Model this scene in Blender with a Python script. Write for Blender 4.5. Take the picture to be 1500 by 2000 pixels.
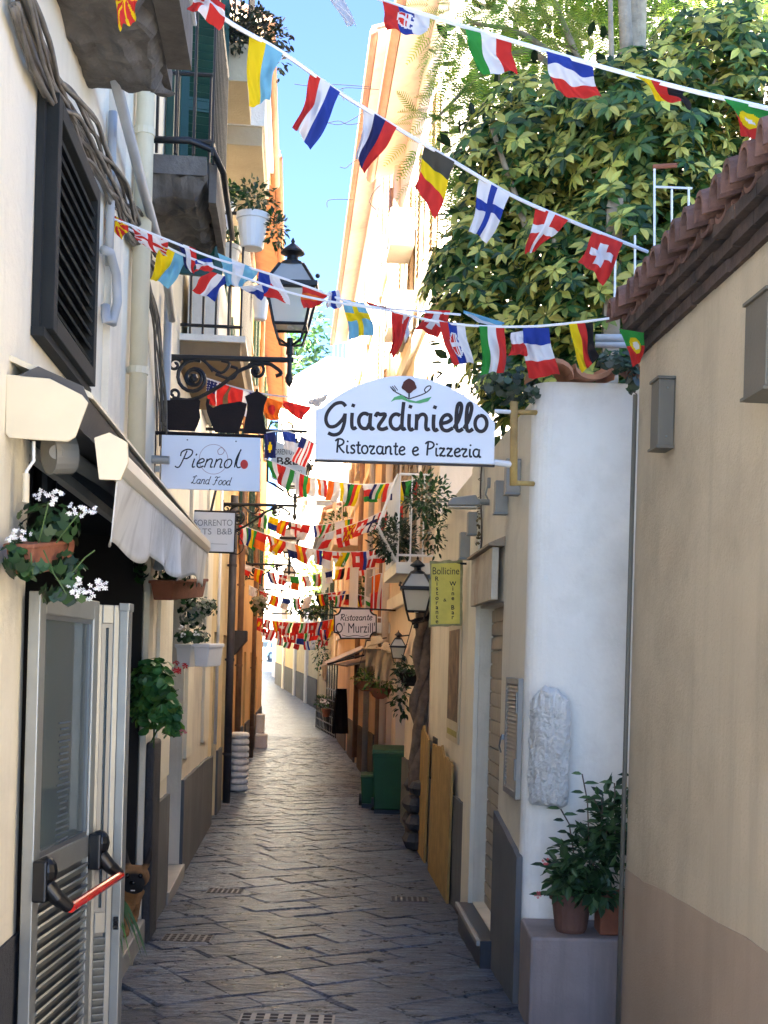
import bpy, bmesh, math, random
from mathutils import Vector, Matrix, noise
random.seed(7)
for o in list(bpy.data.objects): bpy.data.objects.remove(o)
SC = bpy.context.scene
COL = SC.collection
# ------------------------------------------------------------------ camera, sky, sun, exposure
F = 2400.0; PX, PY = 750.0, 1290.0; ROLL = math.radians(1.6); CZ = 1.7
cam = bpy.data.cameras.new('camera'); cam.sensor_fit = 'VERTICAL'; cam.sensor_height = 36; cam.lens = 36*F/2000
cam.shift_y = (PY-1000)/2000.0; cam.clip_end = 3000; cam.clip_start = .05
camo = bpy.data.objects.new('camera', cam); COL.objects.link(camo)
camo.matrix_world = Matrix.Translation((0, 0, CZ)) @ Matrix.Rotation(math.pi/2, 4, 'X') @ Matrix.Rotation(ROLL, 4, 'Z')
SC.camera = camo
# the frame is shifted along the rolled axis, so the principal point stays at (PX, PY)
SUN_DIR = Vector((.74, .67, 0)).normalized(); SUN_EL = math.radians(52)
trav = Vector((SUN_DIR.x*math.cos(SUN_EL), SUN_DIR.y*math.cos(SUN_EL), -math.sin(SUN_EL)))
w = bpy.data.worlds.new('World'); SC.world = w; w.use_nodes = True
nt = w.node_tree; bg = nt.nodes['Background']; sky = nt.nodes.new('ShaderNodeTexSky')
sky.sky_type = 'NISHITA'; sky.sun_disc = False; sky.sun_elevation = SUN_EL
to_sun = -trav
sky.sun_rotation = math.atan2(to_sun.x, to_sun.y); sky.air_density = .32; sky.dust_density = 0; sky.ozone_density = 4.0
nt.links.new(sky.outputs[0], bg.inputs[0]); bg.inputs[1].default_value = .05
sl = bpy.data.lights.new('sun', 'SUN'); sl.energy = 5.0; sl.angle = math.radians(.5); sl.color = (1, .95, .86)
so = bpy.data.objects.new('sun', sl); COL.objects.link(so); so.rotation_euler = trav.to_track_quat('-Z', 'Y').to_euler()
SC.view_settings.view_transform = 'Standard'; SC.view_settings.look = 'None'; SC.view_settings.gamma = 1
SC.view_settings.exposure = 4.65
SC.render.engine = 'CYCLES'
SC.cycles.max_bounces = 9; SC.cycles.diffuse_bounces = 8; SC.cycles.glossy_bounces = 2; SC.cycles.transmission_bounces = 3; SC.cycles.transparent_max_bounces = 6

# ------------------------------------------------------------------ places
def ray(x, y):
    dx, dy = x-PX, y-PY
    return (dx*math.cos(ROLL)+dy*math.sin(ROLL))/F, (-dx*math.sin(ROLL)+dy*math.cos(ROLL))/F
def at(x, y, Y):
    a, b = ray(x, y); return Vector((a*Y, Y, CZ-b*Y))
PROF = [(-20, .2), (0, 0), (6.5, -.2), (10, -.3), (16, -.4), (26, -.6), (36, -.75), (48, -.75), (58, -.55), (68, -.28), (85, .14), (96, 1.5), (130, 2.5), (400, 4)]
def gz(Y):
    for (a, b), (c, d) in zip(PROF, PROF[1:]):
        if Y <= c: return b+(d-b)*(Y-a)/(c-a)
    return PROF[-1][1]
class Wall:
    """a street wall: X = c + m*Y, sgn = which side the street lies on"""
    def __init__(s, c, m, sgn):
        s.c, s.m, s.g = c, m, sgn; L = math.hypot(m, 1)
        s.t = Vector((m/L, 1/L, 0)); s.n = Vector((sgn/L, -sgn*m/L, 0))
    def p(s, Y, z, o=0): return Vector((s.c+s.m*Y, Y, z))+s.n*o
    def hit(s, x, y, o=0):
        a, b = ray(x, y); L = math.hypot(s.m, 1)
        # (X - c - mY)*sgn/L = o
        Y = (s.c+o*L*s.g)/(a-s.m); return Y, CZ-b*Y
    def M(s, Y, z, o=0):
        q = s.p(Y, z, o); n = s.n; t = s.t
        return Matrix(((t.x, n.x, 0, q.x), (t.y, n.y, 0, q.y), (0, 0, 1, q.z), (0, 0, 0, 1)))
LW = Wall(-.99, -.0735, 1); R1 = Wall(1.15, -.05, -1); R2 = Wall(1.537, -.077, -1); TW = Wall(1.553, -.0616, -1)
FW = Wall(6.4, -.168, -1)

# ------------------------------------------------------------------ mesh builder
def recalc(me):
    bm = bmesh.new(); bm.from_mesh(me); bmesh.ops.recalc_face_normals(bm, faces=bm.faces); bm.to_mesh(me); bm.free()
class MB:
    def __init__(s): s.v = []; s.f = []; s.c = []; s.mi = []; s.col = None; s.m = 0
    def add(s, vs, fs):
        b = len(s.v); s.v += [Vector(v) for v in vs]
        for f in fs: s.f.append([b+i for i in f]); s.c.append(s.col); s.mi.append(s.m)
        return s
    def hexa(s, p): return s.add(p, [(0,1,2,3),(7,6,5,4),(0,4,5,1),(1,5,6,2),(2,6,7,3),(3,7,4,0)])
    def box(s, a, b, M=None):
        x0,y0,z0 = a; x1,y1,z1 = b
        p = [Vector(q) for q in ((x0,y0,z0),(x1,y0,z0),(x1,y1,z0),(x0,y1,z0),(x0,y0,z1),(x1,y0,z1),(x1,y1,z1),(x0,y1,z1))]
        return s.hexa([M@q for q in p] if M else p)
    def wbox(s, W, Y0, Y1, z0, z1, o0, o1):
        return s.hexa([W.p(Y0,z0,o0),W.p(Y1,z0,o0),W.p(Y1,z0,o1),W.p(Y0,z0,o1),W.p(Y0,z1,o0),W.p(Y1,z1,o0),W.p(Y1,z1,o1),W.p(Y0,z1,o1)])
    def tube(s, pts, r, n=6, caps=True, flat=1.0):
        pts = [Vector(p) for p in pts]; k = len(pts); rs = r if isinstance(r, (list, tuple)) else [r]*k
        vs = []; fs = []; up = None
        for i, p in enumerate(pts):
            d = (pts[min(i+1,k-1)]-pts[max(i-1,0)])
            if d.length < 1e-9: d = Vector((0,0,1))
            d.normalize()
            if up is None: up = Vector((0,0,1)) if abs(d.z) < .9 else Vector((1,0,0))
            a = d.cross(up)
            if a.length < 1e-6: a = d.cross(Vector((0,1,0)))
            a.normalize(); b = a.cross(d).normalized(); up = b
            for j in range(n):
                t = 2*math.pi*j/n; vs.append(p+(a*math.cos(t)+b*math.sin(t)*flat)*rs[i])
        for i in range(k-1):
            for j in range(n):
                fs.append((i*n+j, i*n+(j+1)%n, (i+1)*n+(j+1)%n, (i+1)*n+j))
        if caps: fs.append(tuple(range(n))[::-1]); fs.append(tuple((k-1)*n+j for j in range(n)))
        return s.add(vs, fs)
    def cyl(s, a, b, r, r2=None, n=12): return s.tube([a, b], [r, r if r2 is None else r2], n)
    def lathe(s, c, prof, n=14, M=None, sx=1, sy=1):
        vs = []; fs = []; c = Vector(c)
        for r, z in prof:
            for j in range(n):
                t = 2*math.pi*(j+.5)/n; q = Vector((r*math.cos(t)*sx, r*math.sin(t)*sy, z)); vs.append((M@(q) if M else q)+c)
        for i in range(len(prof)-1):
            for j in range(n): fs.append((i*n+j, i*n+(j+1)%n, (i+1)*n+(j+1)%n, (i+1)*n+j))
        fs.append(tuple(range(n))[::-1]); fs.append(tuple((len(prof)-1)*n+j for j in range(n)))
        return s.add(vs, fs)
    def prism(s, poly, d):
        """poly: 3-d points in one plane, d: extrusion vector"""
        n = len(poly); poly = [Vector(p) for p in poly]; d = Vector(d)
        return s.add(poly+[p+d for p in poly], [tuple(range(n))[::-1], tuple(range(n, 2*n))]+[(i,(i+1)%n,n+(i+1)%n,n+i) for i in range(n)])
    def grid(s, fn, nu, nv, col=None):
        b = len(s.v)
        for j in range(nv+1):
            for i in range(nu+1): s.v.append(Vector(fn(i/nu, j/nv)))
        for j in range(nv):
            for i in range(nu):
                s.f.append([b+j*(nu+1)+i, b+j*(nu+1)+i+1, b+(j+1)*(nu+1)+i+1, b+(j+1)*(nu+1)+i])
                s.c.append(col((i+.5)/nu, (j+.5)/nv) if col else s.col); s.mi.append(s.m)
        return s
    def ball(s, c, r, n=10, sc=(1,1,1)):
        c = Vector(c); vs = []; fs = []; m = max(4, n//2)
        for i in range(1, m):
            ph = math.pi*i/m
            for j in range(n):
                t = 2*math.pi*j/n; vs.append(c+Vector((math.sin(ph)*math.cos(t)*sc[0], math.sin(ph)*math.sin(t)*sc[1], math.cos(ph)*sc[2]))*r)
        vs += [c+Vector((0,0,r*sc[2])), c-Vector((0,0,r*sc[2]))]
        for i in range(m-2):
            for j in range(n): fs.append((i*n+j, (i+1)*n+j, (i+1)*n+(j+1)%n, i*n+(j+1)%n))
        T = len(vs)-2
        for j in range(n): fs.append((T, j, (j+1)%n)); fs.append((T+1, (m-2)*n+(j+1)%n, (m-2)*n+j))
        return s.add(vs, fs)
    def build(s, name, mat, parent=None, smooth=False, bevel=0, fix=True):
        me = bpy.data.meshes.new(name)
        if parent is not None:
            inv = parent.matrix_world.inverted() if parent.matrix_world != Matrix() else Matrix()
            inv = WORLD[parent.name].inverted(); vs = [inv@v for v in s.v]; loc = None
        else:
            lo = Vector([min(v[i] for v in s.v) for i in range(3)]); hi = Vector([max(v[i] for v in s.v) for i in range(3)])
            loc = Vector(((lo.x+hi.x)/2, (lo.y+hi.y)/2, lo.z)); vs = [v-loc for v in s.v]
        me.from_pydata(vs, [], s.f)
        for m in (mat if isinstance(mat, (list, tuple)) else [mat]): me.materials.append(m)
        if any(s.mi): me.polygons.foreach_set('material_index', s.mi)
        if s.c and s.c[0] is not None:
            ca = me.color_attributes.new('Col', 'FLOAT_COLOR', 'CORNER'); d = []
            for f, c in zip(s.f, s.c): d += [c[0], c[1], c[2], 1]*len(f)
            ca.data.foreach_set('color', d)
        if fix: recalc(me)
        if smooth: me.polygons.foreach_set('use_smooth', [True]*len(me.polygons))
        o = bpy.data.objects.new(name, me); COL.objects.link(o)
        if parent is not None:
            o.parent = parent; WORLD[o.name] = WORLD[parent.name].copy()
        else:
            o.location = loc; WORLD[o.name] = Matrix.Translation(loc)
        if bevel:
            b = o.modifiers.new('b', 'BEVEL'); b.width = bevel; b.segments = 2; b.limit_method = 'ANGLE'
        return o
WORLD = {}
def tag(o, label=None, cat=None, group=None, kind=None):
    if label: o['label'] = label
    if cat: o['category'] = cat
    if group: o['group'] = group
    if kind: o['kind'] = kind
    return o
def thing(name, label, cat, loc, group=None):
    o = bpy.data.objects.new(name, None); COL.objects.link(o); o.location = loc; o.empty_display_size = .1
    WORLD[o.name] = Matrix.Translation(loc); return tag(o, label, cat, group)
def piece(me, name, parent, M):
    """a shared-mesh part; M in world space"""
    o = bpy.data.objects.new(name, me); COL.objects.link(o); o.parent = parent
    o.matrix_basis = WORLD[parent.name].inverted()@M; WORLD[o.name] = M.copy(); return o
def mesh_of(mb, name, mat, smooth=False):
    me = bpy.data.meshes.new(name); me.from_pydata(mb.v, [], mb.f); me.materials.append(mat); recalc(me)
    if smooth: me.polygons.foreach_set('use_smooth', [True]*len(me.polygons))
    return me

# ------------------------------------------------------------------ materials
MATS = {}
def lin(r, g, b): return tuple(((c/255)/12.92 if c/255 <= .04045 else ((c/255+.055)/1.055)**2.4) for c in (r, g, b))
def mat(name, col, var=.15, scale=2.5, rough=.8, bump=.15, bscale=40, metal=0, streak=0, dirt=None, dirtamt=0, coat=0, speck=0):
    if name in MATS: return MATS[name]
    m = bpy.data.materials.new(name); m.use_nodes = True; N = m.node_tree.nodes; L = m.node_tree.links; B = N['Principled BSDF']
    g = N.new('ShaderNodeNewGeometry')
    def nz(sc, det, rgh=.6, mp=None):
        n = N.new('ShaderNodeTexNoise'); n.inputs['Scale'].default_value = sc; n.inputs['Detail'].default_value = det; n.inputs['Roughness'].default_value = rgh
        if mp:
            q = N.new('ShaderNodeMapping'); q.inputs['Scale'].default_value = mp; L.new(g.outputs['Position'], q.inputs[0]); L.new(q.outputs[0], n.inputs['Vector'])
        else: L.new(g.outputs['Position'], n.inputs['Vector'])
        return n
    def mix(fac, a, b, mode='MIX'):
        x = N.new('ShaderNodeMix'); x.data_type = 'RGBA'; x.blend_type = mode
        if isinstance(fac, (int, float)): x.inputs[0].default_value = fac
        else: L.new(fac, x.inputs[0])
        for sock, val in ((x.inputs[6], a), (x.inputs[7], b)):
            if isinstance(val, tuple): sock.default_value = (*val, 1)
            else: L.new(val, sock)
        return x.outputs[2]
    def ramp(src, a, b):
        r = N.new('ShaderNodeMapRange'); r.inputs[1].default_value = a; r.inputs[2].default_value = b; L.new(src, r.inputs[0]); return r.outputs[0]
    n1 = nz(scale, 6)
    lo = tuple(c*(1-var) for c in col); hi = tuple(min(1, c*(1+var)) for c in col)
    c = mix(ramp(n1.outputs[0], .3, .7), lo, hi)
    if streak:
        n2 = nz(1.0, 5, .6, (7, 7, .5)); c = mix(ramp(n2.outputs[0], .5, .78), c, tuple(x*(1-streak) for x in col))
    if dirt:
        n3 = nz(1.3, 8, .65); f = ramp(n3.outputs[0], .48, .7); mm = N.new('ShaderNodeMath'); mm.operation = 'MULTIPLY'; mm.inputs[1].default_value = dirtamt; L.new(f, mm.inputs[0]); c = mix(mm.outputs[0], c, dirt)
    if speck:
        n4 = nz(90, 2); c = mix(ramp(n4.outputs[0], .55, .75), c, tuple(x*(1-speck) for x in col))
    L.new(c, B.inputs['Base Color']); B.inputs['Roughness'].default_value = rough; B.inputs['Metallic'].default_value = metal
    if coat: B.inputs['Coat Weight'].default_value = coat
    if bump:
        nb = nz(bscale, 6, .65); bu = N.new('ShaderNodeBump'); bu.inputs['Strength'].default_value = bump; bu.inputs['Distance'].default_value = .02
        L.new(nb.outputs[0], bu.inputs['Height']); L.new(bu.outputs[0], B.inputs['Normal'])
    MATS[name] = m; return m
def colmat(name, rough=.6, trans=.3, gain=1):
    if name in MATS: return MATS[name]
    m = bpy.data.materials.new(name); m.use_nodes = True; N = m.node_tree.nodes; L = m.node_tree.links; B = N['Principled BSDF']
    a = N.new('ShaderNodeVertexColor'); a.layer_name = 'Col'; L.new(a.outputs[0], B.inputs['Base Color']); B.inputs['Roughness'].default_value = rough
    if trans:
        t = N.new('ShaderNodeBsdfTranslucent'); L.new(a.outputs[0], t.inputs[0]); x = N.new('ShaderNodeMixShader'); x.inputs[0].default_value = trans
        L.new(B.outputs[0], x.inputs[1]); L.new(t.outputs[0], x.inputs[2]); L.new(x.outputs[0], N['Material Output'].inputs[0])
    MATS[name] = m; return m
def glassmat(name, tint=(.8,.85,.85), rough=.05, alpha=.35):
    if name in MATS: return MATS[name]
    m = bpy.data.materials.new(name); m.use_nodes = True; N = m.node_tree.nodes; L = m.node_tree.links; B = N['Principled BSDF']
    B.inputs['Base Color'].default_value = (*tint, 1); B.inputs['Roughness'].default_value = rough; B.inputs['Alpha'].default_value = alpha
    MATS[name] = m; return m
PL_CREAM = mat('plaster_cream', (.81,.745,.585), .07, .8, .9, .45, 14, streak=.12, dirt=(.52,.46,.35), dirtamt=.35)
PL_CREAM2 = mat('plaster_pale_cream', (.74,.67,.53), .08, .9, .9, .45, 14, streak=.16, dirt=(.42,.37,.28), dirtamt=.4)
PL_YEL = mat('plaster_yellow', (.76,.62,.36), .08, .8, .9, .45, 14, streak=.2, dirt=(.3,.24,.15), dirtamt=.35)
PL_ORANGE = mat('plaster_orange', (.78,.50,.20), .07, .8, .9, .2, 30, streak=.15, dirt=(.4,.28,.16), dirtamt=.3)
PL_PEACH = mat('plaster_peach', (.78,.64,.48), .07, .8, .9, .2, 30, streak=.2, dirt=(.35,.27,.2), dirtamt=.35)
PL_WHITE = mat('plaster_white', (.86,.82,.735), .05, .8, .9, .45, 14, streak=.06, dirt=(.55,.51,.43), dirtamt=.5)
PL_TAN = mat('plaster_tan', (.57,.465,.32), .12, .7, .9, .5, 60, streak=.2, dirt=(.36,.285,.19), dirtamt=.75, speck=.12)
PL_FAR = mat('plaster_far_white', (.75,.68,.55), .05, .4, .9, .1, 20)
DADO = mat('dado_grey_paint', (.115,.117,.118), .15, 1.5, .85, .2, 40, streak=.25, dirt=(.2,.2,.19), dirtamt=.4)
DADO_T = mat('dado_brown_paint', (.40,.295,.205), .12, 1.5, .85, .3, 100, streak=.1)
def basalt(name, rnd=True, bs=20):
    m = bpy.data.materials.new(name); m.use_nodes = True; N = m.node_tree.nodes; L = m.node_tree.links; B = N['Principled BSDF']; g = N.new('ShaderNodeNewGeometry')
    def nz(sc, det, mp=(1,1,1)):
        q = N.new('ShaderNodeMapping'); q.inputs['Scale'].default_value = mp; L.new(g.outputs['Position'], q.inputs[0]); n = N.new('ShaderNodeTexNoise'); n.inputs['Scale'].default_value = sc; n.inputs['Detail'].default_value = det; n.inputs['Roughness'].default_value = .68; L.new(q.outputs[0], n.inputs['Vector']); return n.outputs[0]
    def rng(s, a, b, c, d):
        r = N.new('ShaderNodeMapRange'); r.inputs[1].default_value = a; r.inputs[2].default_value = b; r.inputs[3].default_value = c; r.inputs[4].default_value = d; L.new(s, r.inputs[0]); return r.outputs[0]
    def ma(op, a, b):
        x = N.new('ShaderNodeMath'); x.operation = op
        for i, v in enumerate((a, b)):
            if isinstance(v, (int, float)): x.inputs[i].default_value = v
            else: L.new(v, x.inputs[i])
        return x.outputs[0]
    big = nz(1.1, 5); mid = nz(7, 8); fine = nz(42, 6)
    val = ma('MULTIPLY', rng(mid, .3, .7, .6, 1.45), rng(big, .3, .7, .75, 1.25))
    rip = nz(11, 8, (.42, 1.9, 1)); val = ma('MULTIPLY', val, rng(fine, .35, .7, .65, 1.4)); val = ma('MULTIPLY', val, rng(rip, .34, .66, .42, 1.6))  # light and dark of the chisel ripples painted into the stone colour
    if rnd:
        oi = N.new('ShaderNodeObjectInfo'); val = ma('MULTIPLY', val, rng(oi.outputs['Random'], 0, 1, .68, 1.3))
    hs = N.new('ShaderNodeMix'); hs.data_type = 'RGBA'; hs.inputs[6].default_value = (0,0,0,1); hs.inputs[7].default_value = (.25,.335,.46,1); L.new(ma('MULTIPLY', val, .47), hs.inputs[0]); L.new(hs.outputs[2], B.inputs['Base Color'])
    L.new(rng(mid, .3, .7, .22, .46), B.inputs['Roughness'])
    h = ma('ADD', ma('MULTIPLY', rip, 1.3), ma('MULTIPLY', fine, .25))
    bu = N.new('ShaderNodeBump'); bu.inputs['Strength'].default_value = 1; bu.inputs['Distance'].default_value = .09; L.new(h, bu.inputs['Height']); L.new(bu.outputs[0], B.inputs['Normal'])
    MATS[name] = m; return m
BASALT = basalt('basalt_paving')
MORTAR = mat('paving_joint_earth', (.035,.034,.033), .3, 6, .9, .6, 40)
LAVA = mat('lava_stone', (.045,.046,.05), .35, 5, .75, .7, 40, speck=.4)
STONE = mat('pale_stone', (.70,.70,.67), .08, 5, .9, .9, 28, dirt=(.35,.34,.31), dirtamt=.5)
CONC = mat('rough_concrete', (.11,.098,.085), .4, 4, .95, 1.0, 12, dirt=(.012,.011,.010), dirtamt=.95)
IRON = mat('black_iron', (.006,.006,.007), .2, 8, .45, .2, 60)
BRNIRON = mat('brown_cut_iron', (.012,.006,.004), .2, 8, .95, .2, 60)
GREENP = mat('green_shutter_paint', (.005,.05,.032), .15, 5, .5, .15, 60)
DKGREEN = mat('blackish_green_paint', (.007,.009,.009), .2, 5, .9, .1, 60)
ALU = mat('aluminium', (.34,.345,.31), .12, 4, .42, .08, 80, metal=.55, dirt=(.22,.22,.2), dirtamt=.4)
ALUD = mat('dark_aluminium', (.2,.21,.21), .05, 4, .4, .03, 80, metal=.6)
WHITEP = mat('white_paint', (.72,.72,.71), .05, 5, .5, .08, 60)
CREAMP = mat('cream_metal', (.62,.54,.38), .04, 5, .45, .05, 60)
GREYM = mat('grey_metal', (.26,.25,.22), .1, 5, .5, .1, 60, dirt=(.18,.17,.15), dirtamt=.4)
OLIVEM = mat('olive_grey_metal', (.12,.105,.078), .08, 5, .6, .1, 80)
PVC = mat('grey_pvc', (.36,.37,.37), .1, 6, .5, .1, 40)
PIPEC = mat('painted_cream_pipe', (.62,.55,.38), .1, 3, .6, .15, 40, streak=.15)
BLACKP = mat('black_plastic', (.004,.004,.0045), .1, 5, .4, 0)
REDP = mat('red_plastic', (.6,.02,.015), .05, 5, .25, 0, coat=.5)
TERRA = mat('terracotta', (.24,.08,.04), .2, 8, .85, .3, 50, dirt=(.22,.1,.06), dirtamt=.4)
TILE = mat('roof_tile_clay', (.18,.09,.065), .4, 9, .85, .4, 40, dirt=(.06,.04,.032), dirtamt=.75)
WOODG = mat('golden_plywood', (.36,.22,.065), .25, 6, .75, .3, 30, streak=.35)
WOODP = mat('weathered_wood', (.36,.27,.18), .25, 6, .85, .4, 30, streak=.35)
BARK = mat('bark', (.14,.10,.075), .4, 12, .95, .9, 25)
BARKP = mat('pale_bark', (.34,.27,.19), .3, 12, .95, .7, 25)
CANVAS = mat('dirty_white_canvas', (.60,.60,.58), .1, 2, .9, .1, 60, streak=.5, dirt=(.2,.2,.19), dirtamt=.6)
SIGNW = mat('white_sign_enamel', (.74,.76,.79), .03, 3, .4, .02, 60)
INKB = mat('dark_brown_lettering', (.012,.004,.004), .05, 5, .6, 0)
INKK = mat('black_lettering', (.004,.004,.006), .05, 5, .6, 0)
INKR = mat('red_print', (.55,.03,.02), .1, 9, .6, 0)
INKG = mat('green_print', (.10,.38,.13), .1, 9, .6, 0)
INKGR = mat('grey_print', (.22,.25,.27), .05, 5, .6, 0)
DARKIN = mat('dark_interior', (.012,.010,.009), .4, 3, .9, 0)  # dimness of the room put into a near-black wall colour
SLATE = mat('blue_grey_door_paint', (.075,.085,.11), .12, 4, .55, .1, 60)
BINP = mat('green_bin_plastic', (.010,.08,.028), .15, 6, .55, .08, 60)
YSIGN = mat('yellow_parchment_sign', (.66,.55,.10), .12, 7, .7, .15, 40, dirt=(.4,.36,.12), dirtamt=.4)
PINKS = mat('pinkish_white_enamel', (.72,.63,.62), .04, 5, .45, .03, 60)
GLASS = glassmat('window_glass', (.10,.135,.145), .05, .62)
DGLASS = glassmat('dark_window_glass', (.012,.016,.02), .08, 1)
FROST = glassmat('frosted_lamp_glass', (.62,.60,.50), .35, .8)
LEAF = colmat('leaf', .45, .3); CLOTH = colmat('flag_cloth', .85, .5); PETAL = colmat('petal', .7, .3)
ROPE = mat('white_tape', (.75,.76,.78), .05, 5, .8, 0)
CABLE = mat('grey_cable', (.12,.105,.085), .5, 8, .7, .1, 40)
MARBLE = mat('white_marble_step', (.34,.325,.29), .12, 6, .5, .15, 30, dirt=(.2,.19,.17), dirtamt=.5)
STRAW = mat('straw', (.58,.44,.26), .12, 14, .9, .5, 60)
ORWOOD = mat('orange_wood_door', (.45,.20,.045), .2, 6, .5, .2, 30, streak=.2)
# ------------------------------------------------------------------ the ground
gb = MB()
Ys = [-20, 0, 3, 6.5, 10, 16, 21, 23.6, 24.2, 26, 30, 36, 38.1, 38.4, 42, 48, 58, 68, 76, 85, 90, 96, 110, 130, 400, 1500]
def gsheet(Y): return gz(Y)-(.035 if Y < 38.2 else 0)-(.0 if Y < 400 else 0)
xs = [-800, -200, -60, -20, -6, 6, 20, 60, 200, 800]
vs = [(x, Y, gsheet(Y)) for Y in Ys for x in xs]; n = len(xs)
gb.add(vs, [(j*n+i, j*n+i+1, (j+1)*n+i+1, (j+1)*n+i) for j in range(len(Ys)-1) for i in range(n-1)])
def street_mat(): return basalt('far_basalt_street', False, 6)
street = gb.build('street', street_mat(), fix=False); tag(street, kind='structure')
# paving stones, laid on the diagonal
def stone_mesh(k):
    rnd = random.Random(k); mb = MB(); L, Wd = .63, .44; g = .005
    nx, ny = 4, 3
    xs_ = [-L/2+g, -L/2+g+.014, 0+rnd.uniform(-.05,.05), L/2-g-.014, L/2-g]; ys_ = [-Wd/2+g, -Wd/2+g+.012, Wd/2-g-.012, Wd/2-g]
    top = {}
    V = []
    for j, y in enumerate(ys_):
        for i, x in enumerate(xs_):
            e = (i in (0, 4)) or (j in (0, 3)); V.append((x+rnd.uniform(-.006,.006), y+rnd.uniform(-.006,.006), (-.011 if e else rnd.uniform(-.004,.005))))
    nxv = 5
    Fc = [(j*nxv+i, j*nxv+i+1, (j+1)*nxv+i+1, (j+1)*nxv+i) for j in range(3) for i in range(4)]
    ring = [0,1,2,3,4,9,14,19,18,17,16,15,10,5]; b = len(V)
    V += [(V[i][0], V[i][1], -.06) for i in ring]
    Fc += [(ring[i], ring[(i+1)%14], b+(i+1)%14, b+i) for i in range(14)]
    mb.add(V, Fc); return mesh_of(mb, 'paving_stone', BASALT)
stones = [stone_mesh(k) for k in range(9)]
ang = math.radians(34); ca, sa = math.cos(ang), math.sin(ang); cnt = 0
def street_l(Y): return LW.c+LW.m*Y
def street_r(Y): return (R1.c+R1.m*Y if Y < 13 else R2.c+R2.m*Y)
cand = []; v = -16.0; rr = random.Random(11)
while v < 36:
    wd = rr.uniform(.27, .40); u = -14+rr.random()
    while u < 34:
        ln = rr.uniform(.36, .70); cu, cv = u+ln/2, v+wd/2; x = cu*ca-cv*sa; y = cu*sa+cv*ca+8
        if 4.4 < y < 38 and street_l(y)-.2 < x < street_r(y)+.18: cand.append((x, y, ln, wd))
        u += ln
    v += wd
cand.sort(key=lambda p: p[1])
far_st = MB()
for ci, (x, y, ln, wd) in enumerate(cand):
    sl_ = (gz(y+.2)-gz(y-.2))/.4; k = random.randrange(9)
    M = Matrix.Translation((x, y, gz(y)+random.uniform(-.004, .003)))@Matrix.Rotation(math.atan(sl_)+random.gauss(0,.006), 4, 'X')@Matrix.Rotation(random.gauss(0,.006), 4, 'Y')@Matrix.Rotation(ang+(math.pi if random.random()<.5 else 0)+random.gauss(0,.022), 4, 'Z')@Matrix.Diagonal((ln/.63, wd/.44, 1, 1))
    if ci < 299: piece(stones[k], 'paving_stone', street, M)
    else:
        me_ = stones[k]; far_st.add([M@v_.co for v_ in me_.vertices], [tuple(q_.vertices) for q_ in me_.polygons])
if far_st.v: tag(far_st.build('distant_paving_stones', BASALT, street, fix=False), kind='stuff')
LASTY = cand[min(298, len(cand)-1)][1]
print('stones', len(cand))
# drain covers
def drain(label, x, y, wd, dp, m=None):
    a, b = ray(x, y); Y = 5
    for _ in range(60): Y += .25*((CZ-gz(Y))/b-Y)
    q = Vector((a*Y, Y, gz(Y)+.006)); t = thing('drain_cover', label, 'drain cover', q, 'metal drain covers in the paving')
    f = MB(); f.box((q.x-wd/2, Y-dp/2, q.z-.02), (q.x+wd/2, Y+dp/2, q.z)); f.build('plate', m or mat('dull_iron_grate', (.09,.095,.10), .3, 9, .5, .3), t, bevel=.004)
    h = MB(); nx, ny = 7, 4
    for i in range(nx):
        for j in range(ny):
            cx = q.x-wd/2+wd*(i+.5)/nx; cy = Y-dp/2+dp*(j+.5)/ny
            h.box((cx-wd/nx*.3, cy-dp/ny*.28, q.z-.004), (cx+wd/nx*.3, cy+dp/ny*.28, q.z+.002))
    tag(h.build('slots', MORTAR, t), kind='stuff')
drain('wide perforated metal drain cover at the bottom of the picture', 560, 1994, .5, .22, GREYM)
drain('drain cover by the left wall just past the dog', 366, 1833, .34, .22)
drain('small drain cover on the left half of the paving', 440, 1741, .3, .2)
drain('small drain cover on the right near the wooden boards', 800, 1757, .32, .2)

# ------------------------------------------------------------------ buildings
def facade_mesh(mb, W, Y0, Y1, z0, z1, depth, holes):
    ys = sorted(set([Y0, Y1]+[h[i] for h in holes for i in (0, 1)])); zs = sorted(set([z0, z1]+[h[i] for h in holes for i in (2, 3)]))
    for a, b in zip(ys, ys[1:]):
        for c, d in zip(zs, zs[1:]):
            my, mz = (a+b)/2, (c+d)/2
            if any(h[0] < my < h[1] and h[2] < mz < h[3] for h in holes): continue
            mb.add([W.p(a,c), W.p(b,c), W.p(b,d), W.p(a,d)], [(0,1,2,3)])
    for h in holes:
        a, b, c, d, r = h[:5]
        q = [W.p(a,c), W.p(b,c), W.p(b,d), W.p(a,d)]; k = [W.p(a,c,-r), W.p(b,c,-r), W.p(b,d,-r), W.p(a,d,-r)]
        for i in range(4): mb.add([q[i], q[(i+1)%4], k[(i+1)%4], k[i]], [(0,1,2,3)])
        if not (len(h) > 5): mb.add(k, [(0,1,2,3)])
    A, B = W.p(Y0,z0), W.p(Y1,z0); C, D = W.p(Y1,z0,-depth), W.p(Y0,z0,-depth); up = Vector((0,0,z1-z0))
    mb.add([A,D,D+up,A+up], [(0,1,2,3)]); mb.add([B,C,C+up,B+up], [(0,1,2,3)]); mb.add([D,C,C+up,D+up], [(0,1,2,3)]); mb.add([A+up,B+up,C+up,D+up], [(0,1,2,3)])
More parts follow.
